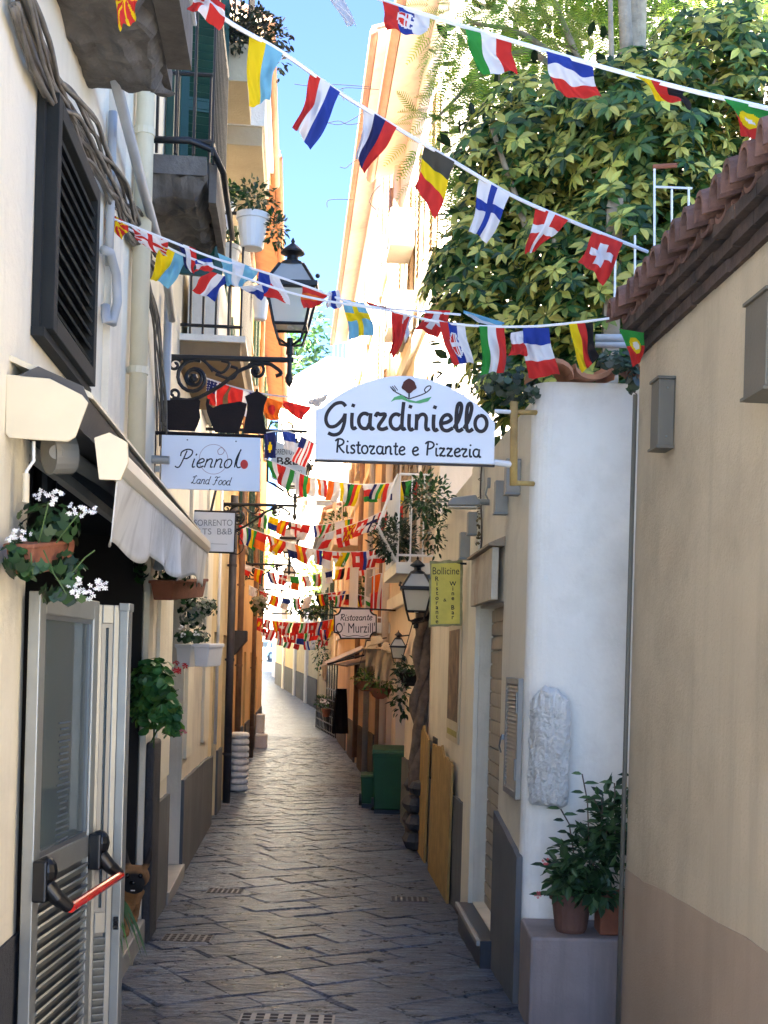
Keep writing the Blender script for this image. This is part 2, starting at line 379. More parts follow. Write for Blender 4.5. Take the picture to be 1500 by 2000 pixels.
def dado_strip(W, a, b, z0, za, zb, th, m, t, back=.001):
    n_ = max(2, int((b-a)/.16)); top = [(a+(b-a)*i/n_, za+(zb-za)*i/n_+.016*noise.noise(Vector((a+(b-a)*i/n_*3.1, W.c*7, 1)))) for i in range(n_+1)]
    poly = [(a, z0)]+top+[(b, z0)]; k = len(poly); d = MB()
    d.add([W.p(y, z, back) for y, z in poly]+[W.p(y, z, th) for y, z in poly], [tuple(range(k)), tuple(range(k, 2*k))]+[(i,(i+1)%k,k+(i+1)%k,k+i) for i in range(k)]); return d.build('dado', m, t)
def building(label, W, Y0, Y1, z1, depth, m, holes=(), dado=None, name='building', z0=-1.5, cat='building'):
    t = thing(name, label, cat, W.p((max(Y0,0)+Y1)/2, gz((Y0+Y1)/2), -depth/2))
    mb = MB(); facade_mesh(mb, W, Y0, Y1, z0, z1, depth, list(holes)); mb.build('wall', m, t, fix=False)
    if dado:
        dm, h, th = dado; cuts = sorted([(x[0], x[1]) for x in holes if x[2] < .4]); segs = []; a = Y0
        for c, d in cuts: segs.append((a, c)); a = d
        segs.append((a, Y1))
        for a, b in segs:
            a = max(a, .6)
            if b-a < .05: continue
            dado_strip(W, a, b, z0, gz(a)+h, gz(b)+h, th, dm, t)
    return t
def roof(t, W, Y0, Y1, z, over, m=TILE, depth=5, tiles=True, soff=PL_PEACH):
    mb = MB(); mb.hexa([W.p(Y0,z,over),W.p(Y1,z,over),W.p(Y1,z+1.6,-depth),W.p(Y0,z+1.6,-depth),W.p(Y0,z+.09,over),W.p(Y1,z+.09,over),W.p(Y1,z+1.69,-depth),W.p(Y0,z+1.69,-depth)])
    r = mb.build('roof', soff, t)
    g = MB(); g.tube([W.p(Y0-.05,z+.03,over+.07), W.p(Y1+.05,z+.03,over+.07)], .07, 8); g.build('gutter', mat('copper_gutter', (.32,.16,.09), .2, 4, .6, .1), t, smooth=True)
    if tiles:
        tb = MB(); n_ = int((Y1-Y0)/.2)
        for i in range(n_):
            Y = Y0+.2*(i+.5); a = W.p(Y,z+.12,over+.08); b = W.p(Y,z+.12+1.0,over+.08-3.1); tb.tube([a, b], .085, 8, True)
        tb.build('tile_rows', m, t)
def window(t, W, Y0, Y1, z0, z1, rec=.12, shutters=None, frame=WHITEP, sill=True, pane=DGLASS):
    f = MB(); e = .05
    for a,b,c,d in ((Y0,Y1,z0,z0+e),(Y0,Y1,z1-e,z1),(Y0,Y0+e,z0+e,z1-e),(Y1-e,Y1,z0+e,z1-e),((Y0+Y1)/2-e/2,(Y0+Y1)/2+e/2,z0+e,z1-e)):
        f.wbox(W, a,b,c,d,-rec+.003,-rec+.05)
    o = f.build('window', frame, t)
    p = MB(); p.wbox(W, Y0+.01,Y1-.01,z0+.01,z1-.01,-rec+.012,-rec+.02); p.build('pane', pane, o)
    if sill:
        s = MB(); s.wbox(W, Y0-.08,Y1+.08,z0-.06,z0-.003,.003,.12); s.build('sill', MARBLE, o)
    if shutters:
        wd = (Y1-Y0)/2
        for sgn, hy in ((-1, Y0), (1, Y1)):
            s = MB(); a, b = sorted((hy, hy+sgn*wd))
            for q in ((a,a+.05,z0,z1),(b-.05,b,z0,z1),(a+.05,b-.05,z0,z0+.06),(a+.05,b-.05,z1-.06,z1)): s.wbox(W, *q, .02, .06)
            k = int((z1-z0)/.09)
            for i in range(k):
                z = z0+.06+(z1-z0-.12)*(i+.5)/k; s.hexa([W.p(a+.05,z-.035,.055),W.p(b-.05,z-.035,.055),W.p(b-.05,z+.03,.022),W.p(a+.05,z+.03,.022),W.p(a+.05,z-.025,.06),W.p(b-.05,z-.025,.06),W.p(b-.05,z+.04,.027),W.p(a+.05,z+.04,.027)])
            s.build('shutter', shutters, t)
def pipe(label, W, Y, z0, z1, r, o, m, name='drainpipe', clips=True):
    t = thing(name, label, 'pipe', W.p(Y, z0, o)); b = MB(); b.tube([W.p(Y,z0,o), W.p(Y,z1,o)], r, 12); b.build('tube', m, t, smooth=True)
    if clips:
        z = z0+.7
        while z < z1-.2:
            c = MB(); c.tube([W.p(Y,z-.02,o), W.p(Y,z+.02,o)], r*1.12, 12); c.wbox(W, Y-.015, Y+.015, z-.015, z+.015, .003, o); c.build('clip', m, t); z += 1.35
    return t

# left row
L1 = building('cream plaster building on the near left above the awning', LW, .6, 8.4, 12.6, 6, PL_CREAM, [(4.5, 8.365, -.21, 2.42, .04, 1), (4.56, 5.40, 2.93, 3.70, .15)], dado=(LAVA, .8, .012))
ib = MB(); ib.wbox(LW, 5.2, 8.2, -.4, 2.5, -2.6, -1.005)
t = MB()
# restaurant room behind the opening
rb = MB(); A = (5.35, 8.05, -.21, 2.3)
for q in ([(5.35,-.2),(8.05,-.2)],): pass
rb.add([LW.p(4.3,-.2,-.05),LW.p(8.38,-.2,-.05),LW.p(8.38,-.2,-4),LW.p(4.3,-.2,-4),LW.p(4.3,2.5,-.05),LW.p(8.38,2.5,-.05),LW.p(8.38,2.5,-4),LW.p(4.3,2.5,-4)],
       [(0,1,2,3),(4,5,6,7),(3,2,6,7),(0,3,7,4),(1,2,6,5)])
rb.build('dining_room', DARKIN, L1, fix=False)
s = MB(); s.wbox(LW, 6.6, 8.35, -.6, -.1, -.34, .03); s.build('door_step', MARBLE, L1, bevel=.01)
p = MB(); p.wbox(LW, 6.08, 6.45, 2.75, 12.6, .001, .035); p.build('pilaster', PL_CREAM2, L1)
L2 = building('cream building with stone doorpost and grey recessed door on the left', LW, 8.4, 14.6, 8.5, 6, PL_CREAM2, [(9.85, 11.15, -.42, 2.2, .28), (11.9, 12.9, 4.2, 6.3, .15)], dado=(DADO, .88, .03))
b = MB(); b.wbox(LW, 8.36, 8.8, -1, 1.1, .002, .06); b.build('stone_doorpost', LAVA, L2, bevel=.02)
for q in ((8.85,9.75,.025),(11.25,11.85,.031),(13.4,14.2,.031)):
    b = MB(); b.wbox(LW, q[0], q[1], .75, 8.5, .001, q[2]); b.build('pilaster', PL_CREAM, L2)
b = MB()
for a, c in ((9.85, 10.5), (10.5, 11.15)):
    b.wbox(LW, a+.01, c-.01, -.3, 2.19, -.27, -.23)
    b.wbox(LW, a+.1, c-.1, -.1, .8, -.235, -.215); b.wbox(LW, a+.1, c-.1, .95, 2.05, -.235, -.215)
d = b.build('door', SLATE, L2, bevel=.006); b = MB(); b.cyl(LW.p(10.42,.8,-.23), LW.p(10.42,.8,-.16), .012); b.ball(LW.p(10.42,.8,-.15), .025); b.build('handle', ALUD, d)
b = MB(); b.wbox(LW, 9.8, 11.2, -.9, -.2, -.22, .05); b.build('door_step', MARBLE, L2, bevel=.008)
window(L2, LW, 11.9, 12.9, 4.2, 6.3, .14, GREENP)
L3 = building('yellow-cream building with pilasters midway along the left', LW, 14.6, 19.5, 9.2, 6, PL_YEL, [(15.2, 16.2, -.5, 2.0, .2), (17.2, 18.3, -.55, 2.0, .2), (15.3, 16.3, 4.3, 6.2, .15), (17.4, 18.4, 4.3, 6.2, .15), (15.3, 16.3, 7.5, 9.2, .15), (17.4, 18.4, 7.5, 9.2, .15)], dado=(DADO, .85, .03))
roof(L3, LW, 14.6, 19.5, 9.2, .42)
for a in (15.3, 17.4):
    window(L3, LW, a, a+1, 4.3, 6.2, .14, GREENP); window(L3, LW, a, a+1, 7.5, 9.2, .14, GREENP)
for a in (15.2, 17.2):
    b = MB(); b.wbox(LW, a+.02, a+1.0, -.5, 1.98, -.19, -.14); b.wbox(LW, a+.12, a+.9, .4, 1.8, -.145, -.12); b.build('door', mat('brown_door', (.10,.06,.035), .2, 5, .6, .2), L3)
L4 = building('orange building at the far left end of the alley', LW, 19.5, 39, 9.6, 6, PL_ORANGE, [(21, 22, -.6, 1.8, .2), (24.5, 25.6, -.6, 1.8, .2), (28, 29, -.7, 1.8, .2), (32, 33.2, -.8, 1.7, .2)]+[(y0, y0+1.1, z0_, z0_+1.9, .15) for y0 in (21, 25, 29, 33) for z0_ in (3.6, 7.2)], dado=(DADO, .9, .03))
roof(L4, LW, 19.5, 39, 9.6, .45, soff=mat('eave_brown', (.34,.16,.08), .2, 4, .8, .2))
for y0 in (21, 25, 29, 33):
    for z_ in (3.6, 7.2): window(L4, LW, y0, y0+1.1, z_, z_+1.9, .14, GREENP)
for a, c in ((21, 22), (24.5, 25.6), (28, 29), (32, 33.2)):
    b = MB(); b.wbox(LW, a+.02, c-.02, -.7, 1.78, -.19, -.14); b.wbox(LW, a+.14, c-.14, .2, 1.6, -.145, -.12); b.build('door', mat('brown_door', (.1,.06,.035)), L4)
LB = Wall(2.1, -.16, 1); L5 = building('unseen cream house added round the left bend to shade the far lane', LB, 40.5, 84, 12, 7, PL_CREAM2, [(50, 51, 2, 4, .15), (60, 61, 2, 4, .15), (70, 71, 2, 4, .15)], dado=(DADO, .9, .03))  # unseen house added to keep the sun off the far lane
for a in (50, 60, 70): window(L5, LB, a, a+1, 2, 4, .14, None)
# right row
RB2 = building('tall sunlit building with brown shutters behind the big tree', R2, 13, 19.7, 9.4, 7, mat('plaster_pale_pink', (.80,.68,.55), .07, .8, .9, .2, 30, streak=.15, dirt=(.4,.31,.25), dirtamt=.35), [(14.3, 15.3, 3.0, 5.0, .15), (17, 18, 3.0, 5.0, .15), (14.3, 15.3, 6.3, 8.2, .15), (17, 18, 6.3, 8.2, .15), (13.9, 14.9, -.6, 1.75, .5), (16.1, 17.5, -.6, 1.75, .5), (18.2, 19.3, -.65, 1.7, .25)], dado=(DADO, .85, .03))
roof(RB2, R2, 13, 19.7, 9.4, .38)
BRSH = mat('brown_shutter_paint', (.30,.20,.11), .2, 5, .6, .2)
for a in (14.3, 17):
    window(RB2, R2, a, a+1, 3.0, 5.0, .14, BRSH); window(RB2, R2, a, a+1, 6.3, 8.2, .14, BRSH)
for a, c, mm in ((13.9, 14.9, SLATE), (16.1, 17.5, ORWOOD), (18.2, 19.3, ORWOOD)):
    b = MB(); b.wbox(R2, a+.05, c-.05, -.6, 1.7, -.22, -.18); b.wbox(R2, a+.15, c-.15, .1, 1.55, -.185, -.16); b.build('door', mm, RB2)
for q in ((2.45,2.62,.07),(5.75,5.9,.06)):
    b = MB(); b.wbox(R2, 13, 19.7, q[0], q[1], .002, q[2]); b.build('string_course', PL_WHITE, RB2)
RB3 = building('tall peach building with eaves against the sky on the right', R2, 19.9, 39.5, 11.8, 7, PL_PEACH, [(y0, y0+1.05, z_, z_+1.9, .15) for y0 in (21.2, 24.4, 28, 32, 36) for z_ in (2.9, 6.0, 9.0)]+[(20.6, 21.7, -.7, 1.7, .3), (23.4, 24.8, -.7, 1.7, .3), (26.5, 27.8, -.7, 1.7, .3), (31, 32.2, -.8, 1.6, .3)], dado=(DADO, .9, .03))
roof(RB3, R2, 19.9, 39.5, 11.8, .38)
for y0 in (21.2, 24.4, 28, 32, 36):
    for z_ in (2.9, 6.0, 9.0): window(RB3, R2, y0, y0+1.05, z_, z_+1.9, .14, BRSH if z_ > 5 and y0 != 24.4 else None)
for z in (2.3, 5.4, 8.5):
    b = MB(); b.wbox(R2, 19.9, 39.5, z, z+.14, .002, .06); b.build('string_course', PL_WHITE, RB3)
for a, c in ((20.6, 21.7), (23.4, 24.8), (26.5, 27.8), (31, 32.2)):
    b = MB(); b.wbox(R2, a+.04, c-.04, -.8, 1.65, -.28, -.23); b.wbox(R2, a+.15, c-.15, .2, 1.5, -.235, -.21); b.build('door', mat('brown_door', (.1,.06,.035)), RB3)
# low garden building R1 with white rounded corner
gr = thing('garden_building', 'low cream garden building with white rounded end on the right', 'building', R1.p(9.5, gz(9), -1.5))
mb = MB(); H = 3.2
holes = [(7.87, 9.02, -.05, 2.1, .12, 1), (10.15, 11.1, 1.05, 2.02, .02)]
def r1front():
    Y0, Y1, z0, z1 = 6.98, 13, -1.2, H
    facade_mesh(mb, R1, Y0, Y1, z0, z1, 4, holes)
r1front(); mb.build('wall', PL_CREAM2, gr, fix=False)
# rounded white end: a quarter round into a wall facing the camera
c0 = R1.p(6.98, 0, 0); rad = .13; cen = Vector((c0.x+rad, 6.98, 0)); prof = []
for i in range(9):
    a = math.pi+math.pi/2*i/8; prof.append((cen.x+rad*math.cos(a)-.003, cen.y+rad*math.sin(a)))
prof += [(2.6, 6.84), (2.6, 7.6), (c0.x+.3, 7.6)]
wb = MB(); wb.prism([(x, y, -1.2) for x, y in prof], (0, 0, 1.2+H+.08)); wb.build('rounded_end', PL_WHITE, gr)
dado_strip(R1, 9.03, 13, -1.2, .62, .50, .03, DADO, gr); dado_strip(R1, 6.90, 7.86, -1.2, .62, .76, .03, DADO, gr, -.004)
# cream pilaster beside the shutter, roller shutter, step, lintel sign
b = MB(); b.wbox(R1, 9.02, 9.5, -.15, H, .002, .034); b.build('pilaster', PL_CREAM, gr)
b = MB(); b.wbox(R1, 7.87, 9.02, -.1, 2.1, -.115, -.1); rs = b.build('roller_shutter', mat('shutter_beige', (.40,.33,.24), .1, 5, .6, .1, streak=.2), gr)
k = 22; sm = MB(); sm.box((0,0,0), (1.13,.014,.085)); smesh = mesh_of(sm, 'slat', mat('shutter_beige', (.4,.33,.24)))
for i in range(k): piece(smesh, 'slat', rs, R1.M(7.88, -.08+i*.099, -.098))
b = MB(); b.wbox(R1, 7.8, 9.05, -.7, -.06, -.1, .10); b.build('door_step', mat('black_marble', (.04,.04,.045), .2, 6, .35, .1), gr, bevel=.006)
b = MB(); b.wbox(R1, 7.8, 9.05, -.095, -.058, .101, .125); b.build('step_edge', MARBLE, gr, bevel=.004)
# clay coping on the white end
cop = []
for i in range(7):
    x = .78+.21*i; tb = MB(); P = []
    for s_ in range(9):
        a = math.pi*s_/8; P.append((x+.105-.1*math.cos(a), .085*math.sin(a)))
    ring = [(px, 6.56, 3.27+pz) for px, pz in P]+[(px, 6.56, 3.27+pz-.02) for px, pz in P[::-1]]
    # half-pipe tile, concave side alternating
    up = i % 2 == 0
    pts = [(px, 6.66, 3.28+(pz if up else .06-pz*.7)) for px, pz in P]+[(px, 6.66, 3.255+(pz if up else .06-pz*.7)) for px, pz in P[::-1]]
    tb.prism(pts, (0, .62, .10)); tb.build('coping_tile', mat('orange_clay', (.42,.18,.09), .2, 8, .85, .4, 40, dirt=(.2,.13,.09), dirtamt=.5), gr)
# ledge for the flower pots
b = MB(); b.box((.80, 6.36, -1), (2.5, 6.845, .29)); ledge = b.build('planter_ledge', mat('ledge_plaster', (.26,.22,.21), .12, 3, .9, .3, 40, streak=.3), None, bevel=.015)
tag(ledge, 'low rendered ledge carrying flower pots below the white wall', 'ledge')
# bulging stone guard set into the corner
g = MB(); 
def guard(u, v):
    a = math.pi*(1.02+.66*u); prof_ = .135*min(1, (14*v+.75))**.5*min(1, (1-v)*8+.62)**.6
    wob = .014*noise.noise(Vector((u*5, v*6, 2)))+.008*noise.noise(Vector((u*12, v*22, 7)))+.005*noise.noise(Vector((u*26, v*50, 3)))
    return (.955+(prof_+wob)*math.cos(a)*.98, 6.90+(prof_+wob)*1.5*math.sin(a)-.02, .93+.60*v+(.05*(1-(2*u-1)**2) if v > .9 else 0)-.02*noise.noise(Vector((u*4, 0, 0))))
g.grid(guard, 44, 64); top = [guard(u/10, 1) for u in range(11)]; bot = [guard(u/10, 0) for u in range(11)]
g.add(top, [tuple(range(11))]); g.add(bot, [tuple(range(11))]); g.build('corner_guard_stone', STONE, gr, smooth=False)
# tan building with the tiled eave
TB = building('tan plaster building with clay tile eave at the right edge', TW, .9, 5.9, 3.26, 5, PL_TAN, [], dado=None)
dado_strip(TW, .9, 5.895, -1, .84, .73, .006, DADO_T, TB)
b = MB(); b.hexa([TW.p(.9,3.345,-.02),TW.p(5.96,3.345,-.02),TW.p(5.96,4.4,-3),TW.p(.9,4.4,-3),TW.p(.9,3.36,-.02),TW.p(5.96,3.36,-.02),TW.p(5.98,4.46,-3),TW.p(.9,4.46,-3)]); rf = b.build('roof', mat('roof_board_dark', (.02,.016,.014), .3, 6, .9, .4), TB)
SOOT_SHADE = mat('sooty_shaded_brick', (.085,.055,.042), .45, 9, .95, .6, 30, dirt=(.02,.016,.014), dirtamt=.8)  # brick colour holds both soot and the shade under the eave
bk = MB(); bk.box((0,0,0), (.212,.16,.05)); bkm = mesh_of(bk, 'brick', SOOT_SHADE)
for q in range(3):
    for i in range(23): piece(bkm, 'brick', TB, TW.M(5.70-.22*i-.11*(q%2), 3.19+.058*q+random.uniform(-.003,.003), -.135+.028*q+random.uniform(-.008,.008))@Matrix.Rotation(random.gauss(0,.012), 4, 'Z'))
cv = MB(); cvp = []
for s_ in range(9):
    a = math.pi*s_/8; cvp.append((-.05*math.cos(a), .105*max(0, math.sin(a))**.75))
pts = [(x, 0, z) for x, z in cvp]+[(x*.8, 0, z*.82-.002) for x, z in cvp[::-1]]
cv.prism(pts, (0, -1.0, .34)); cover = mesh_of(cv, 'cover_tile', TILE)
pn = MB(); pts = [(x*1.25, 0, -z*.4) for x, z in cvp]+[(x*1.0, 0, -z*.28+.004) for x, z in cvp[::-1]]
pn.prism(pts, (0, -1.0, .34)); pan = mesh_of(pn, 'pan_tile', TILE)
for i in range(33):
    Y = 5.93-.15*i; J = random.uniform(-.012,.012)
    piece(cover, 'cover_tile', rf, TW.M(Y, 3.375+random.uniform(-.008,.008), .15+J)@Matrix.Rotation(random.gauss(0,.04), 4, 'Z'))
    piece(pan, 'pan_tile', rf, TW.M(Y-.075, 3.38, .09+J))
    if i % 1 == 0: piece(cover, 'cover_tile', rf, TW.M(Y, 3.72, -.80))
b = MB(); b.tube([TW.p(5.86,-.1,.03), TW.p(5.86,3.0,.03)], .011, 8); tag(b.build('conduit', OLIVEM, None, smooth=True), 'thin grey conduit running up the far corner of the tan wall', 'pipe')
def lampbox(label, Y, z0, z1, wd, dp):
    t = thing('wall_light_box', label, 'wall light', TW.p(Y, z0, .05), 'box lights on the tan wall')
    b = MB(); b.wbox(TW, Y, Y+wd, z0+.012, z1-.012, .004, dp); b.build('housing', OLIVEM, t, bevel=.004)
    for zz in (z0+.05, z1-.05):
        b = MB(); b.ball(TW.p(Y-.001, zz, dp*.5), .005, 6); b.build('screw', ALUD, t)
    b = MB(); b.wbox(TW, Y-.006, Y+wd+.006, z1-.011, z1, .004, dp+.008); b.build('cap', OLIVEM, t); b = MB(); b.wbox(TW, Y-.006, Y+wd+.006, z0, z0+.011, .004, dp+.008); b.build('cap', OLIVEM, t)
lampbox('smaller box light on the tan wall below the eave', 5.3, 2.65, 2.96, .12, .075)
lampbox('larger box light cut by the right edge of the picture', 3.93, 2.60, 2.93, .2, .12)
# far end of the lane
far = thing('garden_wall', 'yellow garden wall with grey dado at the bend of the lane', 'wall', FW.p(65, gz(65), -.2))
b = MB(); b.hexa([FW.p(56,-2,0),FW.p(80,-2,0),FW.p(80,-2,-.5),FW.p(56,-2,-.5),FW.p(56,3.2,0),FW.p(80,4.2,0),FW.p(80,4.2,-.5),FW.p(56,3.2,-.5)]); b.build('wall', PL_YEL, far)
b = MB(); b.hexa([FW.p(56,-2,.002),FW.p(80,-2,.002),FW.p(80,-2,.04),FW.p(56,-2,.04),FW.p(56,.75,.002),FW.p(80,1.4,.002),FW.p(80,1.4,.04),FW.p(56,.75,.04)]); b.build('dado', DADO, far)
for Y in (60, 66, 73):
    b = MB(); b.wbox(FW, Y, Y+.9, -1, 3.4+(Y-56)/32, .003, .12); b.build('pier', PL_WHITE, far)
# end cap wall between right row and the bend
ew = thing('lane_house', 'pale yellow house closing the right side before the bend', 'building', (.3, 48, -.7))
W4 = Wall(1.7, -.083, -1)
mb = MB(); facade_mesh(mb, W4, 39.6, 56, -2, 6.4, 6, [(42, 43.2, 2.6, 4.4, .15), (47, 48.2, 2.6, 4.4, .15), (51, 52.2, 2.6, 4.4, .15)]); mb.build('wall', PL_YEL, ew, fix=False)
for a in (42, 47, 51): window(ew, W4, a, a+1.2, 2.6, 4.4, .14, GREENP)
roof(ew, W4, 39.6, 56, 6.4, .4)
def farblock(label, cx, cy, wx, wy, z0, z1, rot, m, nwin=3, floors=3, balus=False):
    t = thing('far_building', label, 'building', (cx, cy, z0)); M = Matrix.Translation((cx, cy, 0))@Matrix.Rotation(rot, 4, 'Z')
    b = MB(); b.box((-wx/2,-wy/2,z0), (wx/2,wy/2,z1), M); b.build('wall', m, t)
    b = MB(); b.box((-wx/2-.4,-wy/2-.4,z1+.003), (wx/2+.4,wy/2+.4,z1+.5), M); b.box((-wx/2-.2,-wy/2-.2,z1-.6), (wx/2+.2,wy/2+.2,z1-.003), M); b.build('cornice', PL_PEACH, t)
    for f in range(floors):
        zb = z0+(z1-z0)*(f+.35)/floors
        for i in range(nwin):
            x = -wx/2+wx*(i+.5)/nwin; b = MB(); b.box((x-.55,-wy/2-.06,zb), (x+.55,-wy/2+.1,zb+1.9), M); wd = b.build('window', BRSH, t)
            b = MB(); b.box((x-.8,-wy/2-.25,zb+2.0), (x+.8,-wy/2-.003,zb+2.2), M); b.box((x-.75,-wy/2-.2,zb-.2), (x+.75,-wy/2-.003,zb-.05), M); b.build('surround', PL_PEACH, wd)
            y = -wy/2+wy*(i+.5)/nwin; b = MB(); b.box((-wx/2-.06,y-.5,zb), (-wx/2+.1,y+.5,zb+1.9), M); b.build('window', BRSH, t)
    if balus:
        b = MB()
        for i in range(int(wx/.3)): b.box((-wx/2+.3*i,-wy/2-.3,z1+.5), (-wx/2+.3*i+.06,-wy/2-.24,z1+1.5), M)
        b.box((-wx/2,-wy/2-.31,z1+1.5), (wx/2,-wy/2-.22,z1+1.58), M); b.build('terrace_railing', mat('blue_grey_iron', (.10,.14,.17), .1), t)
    return t
farblock('sunlit pale building with cornice and roof terrace beyond the lane', -2.0, 84, 8.5, 10, -2, 20.2, math.radians(24), PL_FAR, 2, 5, True)
farblock('cream house with shuttered windows closing the view past the flags', -1.7, 74, 6.6, 6, -2, 11.4, math.radians(6), PL_FAR, 3, 4)
farblock('second pale block further down behind the far flags', -7.6, 110, 7, 8, -1, 11.5, math.radians(10), PL_FAR, 3, 3)
farblock('pale house far left behind the parked car', -21, 112, 12, 8, -1, 9.5, math.radians(-14), PL_FAR, 4, 2)
# distant green hill
hb = MB(); 
def hill(u, v):
    x = -120+260*u; y = 190+140*v; return (x, y, -6+40*math.sin(math.pi*min(1, v*.5+.02))*(.6+.5*math.sin(2.4*u+.6))+5*noise.noise(Vector((x*.05, y*.05, 0))))
hb.grid(hill, 60, 24); tag(hb.build('hill', mat('hill_green', (.045,.075,.02), .6, .18, .95, 1.0, .9), None, smooth=True), kind='structure')
# ------------------------------------------------------------------ leaves
def rcol(base, v=.3, rnd=random):
    k = 1+rnd.uniform(-v, v); return (base[0]*k, base[1]*k*(1+rnd.uniform(-.08,.08)), base[2]*k)
def frame(d, up=Vector((0,0,1))):
    d = d.normalized(); a = d.cross(up)
    if a.length < 1e-4: a = d.cross(Vector((1,0,0)))
    a.normalize(); return d, a, a.cross(d)
def leaf(mb, p, d, nrm, L, Wd, col, bend=.15):
    """pointed oval leaf, folded along the midrib and bent"""
    d = d.normalized(); s_ = d.cross(nrm).normalized(); nrm = s_.cross(d).normalized(); mb.col = col
    q = lambda t, w, h: p+d*(L*t)+s_*(Wd*w)+nrm*(h*L)
    v = [q(0,0,0), q(.3,.42,.05-bend*.1), q(.65,.40,.03-bend*.4), q(1,0,-bend), q(.65,-.40,.03-bend*.4), q(.3,-.42,.05-bend*.1), q(.5,0,-.03-bend*.25)]
    mb.add(v, [(0,6,1),(1,6,2),(2,6,3),(3,6,4),(4,6,5),(5,6,0)])
def rdir(rnd=random):
    while True:
        v = Vector((rnd.uniform(-1,1), rnd.uniform(-1,1), rnd.uniform(-1,1)))
        if .05 < v.length < 1: return v.normalized()
def blob_points(blobs, shell=.55):
    for c, r, n in blobs:
        for _ in range(n):
            d = rdir(); k = shell+(1-shell)*random.random()**.7; k *= 1+.18*noise.noise(Vector(c)*1.3+d*2.2)
            yield Vector((c[0]+d.x*r[0]*k, c[1]+d.y*r[1]*k, c[2]+d.z*r[2]*k)), d
def foliage(name, parent, blobs, kind, size, cols, shell=.5, droop=0.0):
    mb = MB()
    for p, d in blob_points(blobs, shell):
        col = random.choice(cols); out = (d+rdir()*.7+Vector((0,0,-droop))).normalized()
        if kind == 'oval':
            L = size*random.uniform(.6,1.25); leaf(mb, p, (out+rdir()*.5), (Vector((0,0,1))+rdir()*.7), L, L*random.uniform(.42,.6), rcol(col))
        elif kind == 'round':
            L = size*random.uniform(.6,1.2); n_ = (d*.8+Vector((0,0,.6))+rdir()*.4).normalized(); mb.col = rcol(col); _, a, b = frame(n_)
            ring = [p+(a*math.cos(t*math.pi/4)+b*math.sin(t*math.pi/4))*L*.5*random.uniform(.85,1.1)+n_*random.uniform(-.1,.1)*L for t in range(8)]
            mb.add([p-n_*L*.08]+ring, [(0, i+1, (i+1)%8+1) for i in range(8)])
        elif kind == 'umbrella':
            ax = (Vector((d.x*.8-.15, d.y*.6-.45, .75))+rdir()*.5).normalized(); _, a, b = frame(ax); n_ = random.randint(7, 9); R = size*random.uniform(.75,1.2); ph = random.random()*6.3
            var = random.random(); 
            for i in range(n_):
                t = ph+2*math.pi*i/n_; o_ = (a*math.cos(t)+b*math.sin(t)); dd = o_*.9+ax*random.uniform(-.25,.35)
                base = cols[0] if random.random() < (.62 if var < .5 else .14) else cols[1+random.randrange(len(cols)-1)]
                leaf(mb, p+o_*R*.08, dd, ax, R*random.uniform(.8,1.1), R*.47, rcol(base, .25), .3)
        elif kind == 'pinnate':
            L = size*random.uniform(.7,1.3); dd = (out+Vector((0,0,-.2))).normalized(); _, a, b = frame(dd); mb.col = rcol(col)
            for i in range(11):
                f = (i+1)/12; c_ = p+dd*L*f+Vector((0,0,-.25*L*f*f)); wl = L*.26*math.sin(math.pi*min(1,f*.8+.2))
                for sg in (-1, 1):
                    e = c_+a*sg*wl+dd*wl*.45; w_ = dd*L*.022
                    mb.add([c_-w_, e-w_*.6, e+w_*.6+a*sg*wl*.1, c_+w_], [(0,1,2,3)])
        elif kind == 'ivy':
            L = size*random.uniform(.5,1.2); n_ = (d+Vector((0,-.3,.3))+rdir()*.5).normalized(); mb.col = rcol(col); _, a, b = frame(n_)
            prof_ = [(0,-.5),(.35,-.3),(.5,.1),(.2,.15),(0,.55),(-.2,.15),(-.5,.1),(-.35,-.3)]
            mb.add([p+a*x*L+b*y*L for x, y in prof_], [(0,1,2,3),(0,3,4,5),(0,5,6,7)])
    o = mb.build(name, LEAF, parent, fix=False); return o
G1 = (.022,.07,.014); G2 = (.045,.12,.022); G3 = (.010,.034,.010); GY = (.16,.22,.04); GV = (.42,.40,.09)
def flowers(parent, pts, r, col, name='flower'):
    for p in pts:
        mb = MB(); mb.col = col; p = Vector(p)
        for _ in range(7):
            c = p+rdir()*r; ax = (Vector((0,-.8,.3))+rdir()*.6).normalized(); _, a, b = frame(ax)
            for i in range(5):
                t = i*1.257+random.random()*.3; e = a*math.cos(t)+b*math.sin(t); s_ = a*-math.sin(t)+b*math.cos(t); q = r*.55
                mb.col = rcol(col, .06); mb.add([c, c+e*q*.6+s_*q*.3+ax*.1*q, c+e*q*1.05, c+e*q*.6-s_*q*.3+ax*.1*q], [(0,1,2,3)])
        last = mb.build(name, PETAL, parent, fix=False)
    return last
def stems(parent, segs, r, m=None, name='stem'):
    mb = MB()
    for s_ in segs: mb.tube(s_, r, 5)
    mb.build(name, m or mat('green_stem', (.06,.11,.03), .2, 9, .7, 0), parent)

